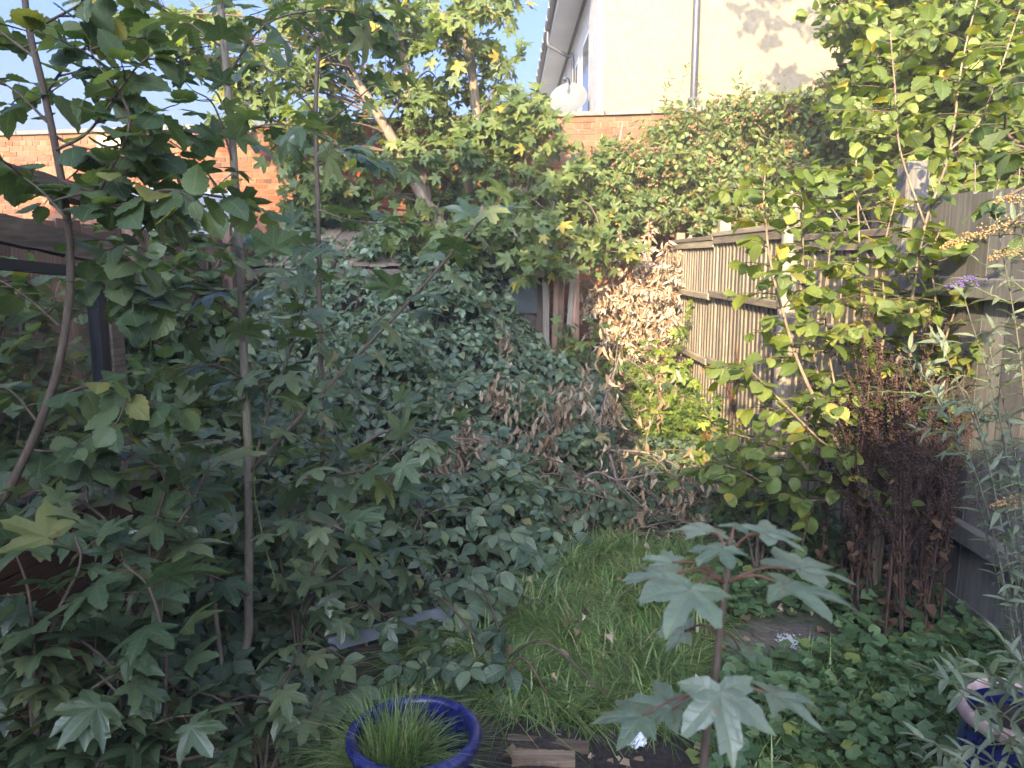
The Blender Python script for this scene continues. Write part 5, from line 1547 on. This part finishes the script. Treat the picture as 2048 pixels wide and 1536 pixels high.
for (x, y) in cl:
    Yd = rng.uniform(6.2, 7.6) - max(0, x - 1800) * 0.004
    c = P(x, y, Yd)
    nb = allT[np.argmin(((allT - c) ** 2).sum(1))]
    clump(rt, c, 0.30, 11, 8, 'hazel_lo', 0.085, nb if rng.random() < 0.6 else None)
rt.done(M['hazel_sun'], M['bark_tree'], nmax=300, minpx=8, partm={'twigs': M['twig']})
bt = bush('bramble_hedge', 'tangled hedge with thin twigs behind the wide-board fence', (2.8, 4.8, 0), 4.9, [(1640, 380, 6.0), (1700, 360, 5.8), (1750, 400, 5.6), (1690, 430, 5.8), (1850, 330), (1900, 360), (1950, 320), (2000, 350), (1960, 390), (2040, 330), (1880, 290), (1770, 340, 5.6)], 'hazel_lo', 0.07, 'hazel_sun', None, 6, 0.4, 0.06, 'twig_grey', 0.007)

# ------------------------------------------------------------------ dried docks
def dock_stem(base, h, mat, lab, group, cat='dock'):
    d_ = Plant('dried_dock', lab, cat, base, group)
    top = base + np.array([rng.normal(0, .05), rng.normal(0, .05), h])
    q = spline([base, (base + top) / 2 + rv(s=0.02), top], 5); d_.tube('stem', q, 0.006, 0.003, 6)
    T8 = np.array([[0, 0, 1], [1, 0, 0], [0, 1, 0], [-1, 0, 0], [0, -1, 0], [0, 0, -1.0]]); F8 = np.array([(0, 1, 2), (0, 2, 3), (0, 3, 4), (0, 4, 1), (5, 2, 1), (5, 3, 2), (5, 4, 3), (5, 1, 4)])
    def spike(w):
        Q, T, t = along(w, 0.012)
        for p_ in Q:
            for k in range(3):
                d_.blob('seeds', T8 * rng.uniform(0.003, 0.006) + p_ + rv(s=0.0075), F8)
    spike(q[len(q) // 3:])
    for i in range(6):
        t = rng.uniform(0.4, 0.92); j = int(t * (len(q) - 1))
        w = sprout(q[j], np.append(rng.normal(0, 0.4, 2), 1.0), rng.uniform(0.15, 0.4) * h, 0.1); d_.tube('twigs', w, 0.003, 0.0015, 4); spike(w)
    k = 12
    zz = rng.uniform(0.05, 0.7, k); pos = base + (top - base) * zz[:, None]
    d_.leaves('crumple', pos, rv(k, 0.5) - UP * 0.9, rv(k, 1.0), rng.uniform(0.025, 0.05, k))
    d_.done(M['dead_dk'], mat, nmax=40, partm={'stem': M['dock'], 'twigs': M['dock']})


M['dead_dk'] = leafmat('dark_dead_leaf', [(0, (0.045, 0.024, 0.018)), (0.5, (0.085, 0.045, 0.03)), (1, (0.13, 0.075, 0.05))], veins=7, transl=0.08, rough=0.85, spec=0.1, vein_mix=0.1, back=1.0, spots=0)
for i in range(34):
    x = rng.uniform(1770, 2040); q = PG(x, rng.uniform(1180, 1330))
    if q[0] > FX - 0.12: q[0] = FX - 0.12 - rng.uniform(0, 0.35)
    dock_stem(q, rng.uniform(0.85, 1.22), M['dock'], 'tall dried dark-brown dock stem in the clump before the wide-board fence', 'dried dock stems by the wide-board fence')
dock_stem(PG(1460, 900) * [1, 1, 1], 0.95, M['dock_red'], 'rusty red dock spike standing against the feather-edge fence', None)
dock_stem(PG(1405, 975) * [1, 1, 1], 0.42, M['dock_red'], 'short rusty dock spike at the end of the sunlit path', None)

# green dock leaves at their feet
dk = Plant('dock_rosette', 'broad green dock leaves at the foot of the dried docks', 'weed', PG(1830, 1290))
for i in range(18):
    b0 = PG(rng.uniform(1700, 1960), rng.uniform(1230, 1400)); a = rng.uniform(0, 2 * PI)
    dk.leaves('dock', b0, np.array([math.cos(a), math.sin(a) - 0.3, rng.uniform(0.3, 1.0)]), UP + rv(s=0.3), rng.uniform(0.12, 0.22))
dk.done(M['cover'], M['green_stem'])

# ------------------------------------------------------------------ buddleia, right edge
def budd(label, base, Y, tips, flowers, name='buddleia', size=0.085, spacing=0.045, grp=None):
    b_ = Plant(name, label, 'shrub', base, grp)
    for tp in tips:
        yy = tp[2] if len(tp) > 2 else Y
        e = P(tp[0], tp[1], yy); m_ = b_.base * 0.45 + e * 0.55; m_[2] = b_.base[2] * 0.35 + e[2] * 0.65 + 0.05
        q = spline([b_.base, m_, e], 8); b_.tube('stem', q, 0.0035, 0.0015, 6, True)
        leafy(b_, q, 'lance', spacing, size, start=0.35, pair=True, droop=0.15, tilt=0.4)
        shoots(b_, q, 3, 0.22, 'lance', 0.04, size * 0.8, t0=0.45, pair=True, r=0.002)
    for (x0, y0, x1, y1, yy, mt) in flowers:
        Q, T, t_ = along(spline(pxl([(x0, y0), ((x0 + x1) / 2, (y0 + y1) / 2 - 4), (x1, y1)], yy), 5), 0.006)
        b_.tube('flower_stalk', Q, 0.0022, 0.0012, 4)
        for p_, tt in zip(Q, t_):
            for k in range(5):
                s8 = rng.uniform(0.0022, 0.0042)
                V8 = np.array([[0, 0, 1], [1, 0, 0], [0, 1, 0], [-1, 0, 0], [0, -1, 0], [0, 0, -1.0]]) * s8 + p_ + rv(s=0.011 * (1.1 - 0.7 * tt))
                b_.blob('florets_' + mt, V8, [(0, 1, 2), (0, 2, 3), (0, 3, 4), (0, 4, 1), (5, 2, 1), (5, 3, 2), (5, 4, 3), (5, 1, 4)])
    r_ = b_.done(M['budd'], M['bud_stem'], partm={'florets_orange': M['flower_or'], 'florets_purple': M['flower_pu'], 'twigs': M['green_stem']})
    for c in r_.children:
        if c.name.startswith('florets'):
            c.name = 'florets'; c['kind'] = 'stuff'


budd('grey-leaved buddleia with spent orange flower spikes and one purple spike at the wide-board fence', P(2120, 1250, 2.2) * [1, 1, 0], 2.25,
     [(1990, 420), (1930, 600), (1880, 680), (1860, 760), (1980, 700), (1940, 800), (2040, 700), (1820, 700, 2.5), (2040, 420)],
     [(2060, 440, 1880, 495, 2.2, 'orange'), (2070, 500, 1975, 517, 2.2, 'orange'), (2060, 400, 1990, 400, 2.2, 'orange'), (1960, 560, 1895, 575, 2.3, 'purple'), (2048, 1000, 1980, 1012, 2.2, 'orange')], size=0.07)
budd('silvery buddleia shoots with narrow leaves leaning over the worn pot', P(2260, 1640, 1.75) * [1, 1, 0], 1.75,
     [(1870, 1345), (1850, 1480, 1.8), (1960, 1330), (1900, 1540), (2010, 1290), (2000, 1470), (1960, 1590), (2050, 1380)], [], name='silver_buddleia', size=0.085, spacing=0.05)

# ------------------------------------------------------------------ ground cover
def cover(name, label, poly, n, h0, h1, size, kind='round', mat='cover', holes=()):
    q = scatter(poly, n, 0.4, 80)
    for hp in holes:
        q = q[~in_poly(q[:, 0], q[:, 1], hp)]
    n = len(q)
    pl = Plant(name, label, 'ground cover', (np.mean(poly, 0)[0], np.mean(poly, 0)[1], 0))
    z = G(q[:, 0], q[:, 1]) + rng.uniform(h0, h1, n)
    a = rng.uniform(0, 2 * PI, n)
    pl.leaves(kind, np.stack([q[:, 0], q[:, 1], z], 1), np.stack([np.cos(a), np.sin(a) - 0.3, rng.normal(0, .15, n)], 1), UP + np.array([0, -0.2, 0]) + rv(n, 0.35), size * rng.uniform(0.5, 1.3, n))
    for i in range(n // 8):
        b0 = np.array([q[i, 0], q[i, 1], 0.0]); pl.tube('twigs', [b0, np.array([q[i, 0] + .02, q[i, 1], z[i]])], 0.0015, 0.001, 3)
    pl.done(M[mat], M['green_stem'], nmax=300)


dirt_hole = g2((1385, 1300), (1470, 1245), (1600, 1228), (1690, 1262), (1660, 1330), (1500, 1355))
cover('ground_cover', 'round-leaved ground cover carpeting the soil beside the bare dirt', g2((1480, 1080), (1600, 1040), (1800, 1090), (2020, 1160), (2100, 1300), (2150, 1560), (1400, 1600), (1420, 1460), (1470, 1330), (1430, 1200)), 5200, 0.02, 0.15, 0.055, holes=[dirt_hole])
cover('ground_cover_under_hazel', 'shaded small-leaved ground cover beneath the hazels', g2((1380, 1000), (1460, 930), (1560, 900), (1700, 980), (1800, 1090), (1600, 1060), (1460, 1100)), 2200, 0.02, 0.14, 0.05)
cover('sunlit_ground_weeds', 'bright small weeds carpeting the sunlit path edge', g2((1230, 850), (1280, 780), (1340, 755), (1430, 790), (1440, 850), (1380, 870), (1330, 900)), 2400, 0.02, 0.2, 0.06, mat='lime', kind='small')
cover('undergrowth', 'dark leafy undergrowth under the left shrubs', [(-2.5, 2.6), (-1.3, 2.9), (-0.7, 2.9), (-0.6, 4.6), (-2.5, 4.6)], 2600, 0.03, 0.45, 0.075, kind='small', mat='bramble')
# leaf litter
q = scatter([(-2.4, 1.6), (1.9, 1.6), (1.9, 9.5), (-2.4, 9.5)], 2600)
pl = Plant('leaf_litter', 'scattered brown fallen leaves on the earth', 'leaf litter', (0, 4, 0))
a = rng.uniform(0, 2 * PI, len(q)); pl.leaves('crumple', np.stack([q[:, 0], q[:, 1], G(q[:, 0], q[:, 1]) + 0.012], 1), np.stack([np.cos(a), np.sin(a), 0 * a], 1), UP + rv(len(q), 0.3), rng.uniform(0.02, 0.06, len(q)))
q = scatter(g2((800, 1320), (1000, 1200), (1250, 1080), (1420, 1150), (1400, 1430), (960, 1420)), 26)
a = rng.uniform(0, 2 * PI, len(q)); pl.leaves('crumple', np.stack([q[:, 0], q[:, 1], 0.05 + rng.uniform(0, 0.08, len(q))], 1), np.stack([np.cos(a), np.sin(a), 0 * a], 1), UP + rv(len(q), 0.5), rng.uniform(0.02, 0.045, len(q)))
r_ = pl.done(M['dead_br'], M['twig'], nmax=0)

# ------------------------------------------------------------------ foreground sycamore seedling
fs = Plant('young_sycamore', 'young sycamore with large leaves paled by sky sheen on red stalks rising before the dirt patch', 'tree', (P(1400, 1536, 1.0)[0] - 0.01, 1.0, 0))
q = spline(np.vstack([[fs.base], pxl([(1405, 1560), (1425, 1400), (1440, 1260), (1452, 1160), (1457, 1105), (1460, 1080)], 1.0)]), 6)
fs.tube('stem', q, 0.0062, 0.0036, 8)
nodes = {'top': P(1458, 1110, 1.0), 'mid': P(1450, 1165, 1.0), 'low': P(1425, 1390, 1.0), 'm2': P(1440, 1270, 1.0)}


def big_leaf(node, tx, ty, Yt, size, face=(0, -0.25, 1), hd=None):
    """a leaf whose blade starts at pixel (tx, ty); petiole drawn from the node"""
    e = P(tx, ty, Yt); b0 = nodes[node]
    w = spline([b0, (b0 + e) / 2 + UP * 0.012, e], 5); fs.tube('petiole', w, 0.0022, 0.0016, 6, True)
    h_ = unit(e - b0) if hd is None else np.array(hd, float)
    h_ = unit(h_)
    fs.leaves('syc_np', e, h_, np.array(face, float) + rv(s=0.06), size * 0.84)


def strip_petiole(tp):
    V, F, uv, mi = tp
    k = mi == 0; V = V.copy(); V[:, 1] -= 0.7
    F = F[k]; u = np.unique(F); mp_ = np.zeros(len(V), int); mp_[u] = np.arange(len(u))
    return V[u], mp_[F], uv[u], mi[k]


TPL['syc_np'] = [strip_petiole(syc_tpl(1000 + i, flat=True, rings=(0.25, 0.5, 0.75, 1.0))) for i in range(8)]
big_leaf('top', 1415, 1066, 1.04, 0.082, (0.0, 0.1, 1), (-0.15, 0.95, 0.06))
big_leaf('top', 1530, 1068, 0.97, 0.072, (0.06, 0.0, 1), (0.95, 0.25, -0.02))
big_leaf('top', 1470, 1055, 1.05, 0.05, (0.0, -0.1, 1), (0.5, 0.8, 0.0))
big_leaf('top', 1445, 1098, 0.95, 0.062, (0.0, -0.05, 1), (-0.75, -0.6, -0.08))
big_leaf('mid', 1600, 1140, 1.02, 0.105, (0.0, 0.05, 1), (0.75, 0.65, 0.02))
big_leaf('mid', 1570, 1172, 0.95, 0.11, (0.05, 0.02, 1), (0.92, -0.3, -0.02))
big_leaf('mid', 1340, 1150, 1.0, 0.085, (-0.1, -0.2, 1), (-0.95, 0.2, -0.03))
big_leaf('mid', 1380, 1180, 0.93, 0.095, (0.0, -0.25, 1), (-0.5, -0.8, -0.2))
big_leaf('mid', 1345, 1125, 1.06, 0.06, (0.0, -0.1, 1), (-0.8, 0.5, 0.0))
big_leaf('m2', 1480, 1300, 1.08, 0.06, (0.1, -0.3, 1), (0.5, 0.6, -0.1))
big_leaf('m2', 1370, 1262, 1.08, 0.055, (-0.2, -0.3, 0.8), (-0.8, 0.3, -0.1))
big_leaf('low', 1440, 1385, 0.88, 0.098, (0.05, -0.8, 0.8), (0.05, -0.75, -0.6))
big_leaf('low', 1545, 1390, 0.98, 0.095, (0.15, 0.0, 1), (0.95, 0.1, -0.25))
big_leaf('low', 1345, 1418, 1.0, 0.085, (-0.1, -0.15, 1), (-0.8, 0.4, 0.08))
big_leaf('low', 1285, 1432, 0.98, 0.078, (-0.1, -0.1, 1), (-0.95, 0.1, -0.03))
fs.done(M['syc_young'], M['bark'], M['petiole'], partm={'petiole': M['petiole']})

# ------------------------------------------------------------------ bits on the ground
def crumpled(name, label, cat, loc, s, mat, seed, sub=4, squash=0.8):
    bm = bmesh.new(); bmesh.ops.create_icosphere(bm, subdivisions=sub, radius=1.0)
    for v_ in bm.verts:
        n1 = mnoise.noise(v_.co * 1.6 + Vector((seed, 0, 0))); n2 = mnoise.noise(v_.co * 4.5 + Vector((0, seed, 0)))
        v_.co *= s * (0.75 + 0.55 * n1 + 0.45 * abs(n2))
        v_.co.z *= squash
    me = bpy.data.meshes.new(name); bm.to_mesh(me); bm.free(); me.materials.append(mat)
    o = obj(name, me); o.location = loc; tag(o, label, cat)
    zmin = min(v_.co.z for v_ in me.vertices); o.location.z = loc[2] - zmin - 0.004
    return o


crumpled('crumpled_tissue', 'crumpled white tissue lying on the dark soil', 'tissue', Vector(PG(1270, 1482)), 0.042, M['paper'], 3)
crumpled('white_litter', 'scrap of white litter on the sunlit path', 'litter', Vector(PG(1285, 835)), 0.055, M['paper'], 8, 3)
# spilled grit
a = Acc(); c0 = PG(1580, 1297)
T8 = np.array([[0, 0, .6], [1, 0, 0], [0, 1, 0], [-1, 0, 0], [0, -1, 0], [0, 0, -.6]]); F8 = [(0, 1, 2), (0, 2, 3), (0, 3, 4), (0, 4, 1), (5, 2, 1), (5, 3, 2), (5, 4, 3), (5, 1, 4)]
for k in range(420):
    p_ = np.array([rng.normal(0, 0.022), rng.normal(0, 0.028), 0.028 + rng.uniform(0, 0.006)])
    a.add(T8 * rng.uniform(0.002, 0.006) + p_, F8)
o = part('white_grit', a, M['grit']); o.location = Vector(c0); o['kind'] = 'stuff'; tag(o, 'small spill of white grit on the bare dirt patch', 'grit')
# rotten planks in the soil
for (x0, y0, x1, y1, w, lab) in ((1015, 1490, 1178, 1506, 0.028, 'long splintered rotten plank half sunk in the dark soil'), (1025, 1528, 1150, 1534, 0.06, 'short broad rotten plank at the edge of the dark soil')):
    A, B = PG(x0, y0), PG(x1, y1); rp = empty('rotten_plank', Vector((A + B) / 2), lab, 'plank', 'rotten planks in the soil')
    d = (B - A) / 2
    rough_beam('plank_body', (-d[0], -d[1], 0.022), (d[0], d[1], 0.022), w, 0.03, rp, M['planklog'], 7)
# grey boards in the undergrowth
for (x0, y0, x1, y1, Y0, Y1, w, lab) in ((655, 1290, 905, 1222, 2.95, 3.25, 0.06, 'long grey board lying at the edge of the bramble patch'), (590, 1120, 640, 1235, 3.3, 2.95, 0.05, 'short grey board leaning in the brambles behind the tall sapling')):
    A, B = P(x0, y0, Y0), P(x1, y1, Y1); rp = empty('grey_board', Vector((A + B) / 2), lab, 'board', 'grey boards in the undergrowth')
    d = (B - A) / 2; s_ = unit(np.cross(d, UP)); t_ = np.cross(unit(d), s_) * -1
    V = []
    for e in (-1, 1):
        for (u_, v_) in ((-1, -1), (1, -1), (1, 1), (-1, 1)):
            V.append(d * e + s_ * u_ * 0.008 + unit(np.cross(s_, d)) * v_ * w / 2)
    aa = Acc(); aa.add(V, [(0, 1, 2), (0, 2, 3), (4, 6, 5), (4, 7, 6), (0, 4, 5), (0, 5, 1), (1, 5, 6), (1, 6, 2), (2, 6, 7), (2, 7, 3), (3, 7, 4), (3, 4, 0)])
    part('board_body', aa, M['greyboard'], rp, bevel=0.003)

# ------------------------------------------------------------------ the milky autumn air
a = Acc(); a.box((-640, -640, -1.2), (640, 940, 10.6))
o = part('haze', a, None or M['paper']); o.data.materials.clear()
mh = bpy.data.materials.new('haze_air'); mh.use_nodes = True; nt = mh.node_tree
for n_ in list(nt.nodes): nt.nodes.remove(n_)
out = nt.nodes.new('ShaderNodeOutputMaterial'); pv = nt.nodes.new('ShaderNodeVolumePrincipled')
pv.inputs['Color'].default_value = (0.95, 0.96, 1.0, 1); pv.inputs['Density'].default_value = 0.0034
nt.links.new(pv.outputs[0], out.inputs['Volume']); o.data.materials.append(mh); o['kind'] = 'stuff'
o['label'] = 'thin milky haze in the low sunlight over the garden'; o['category'] = 'haze'
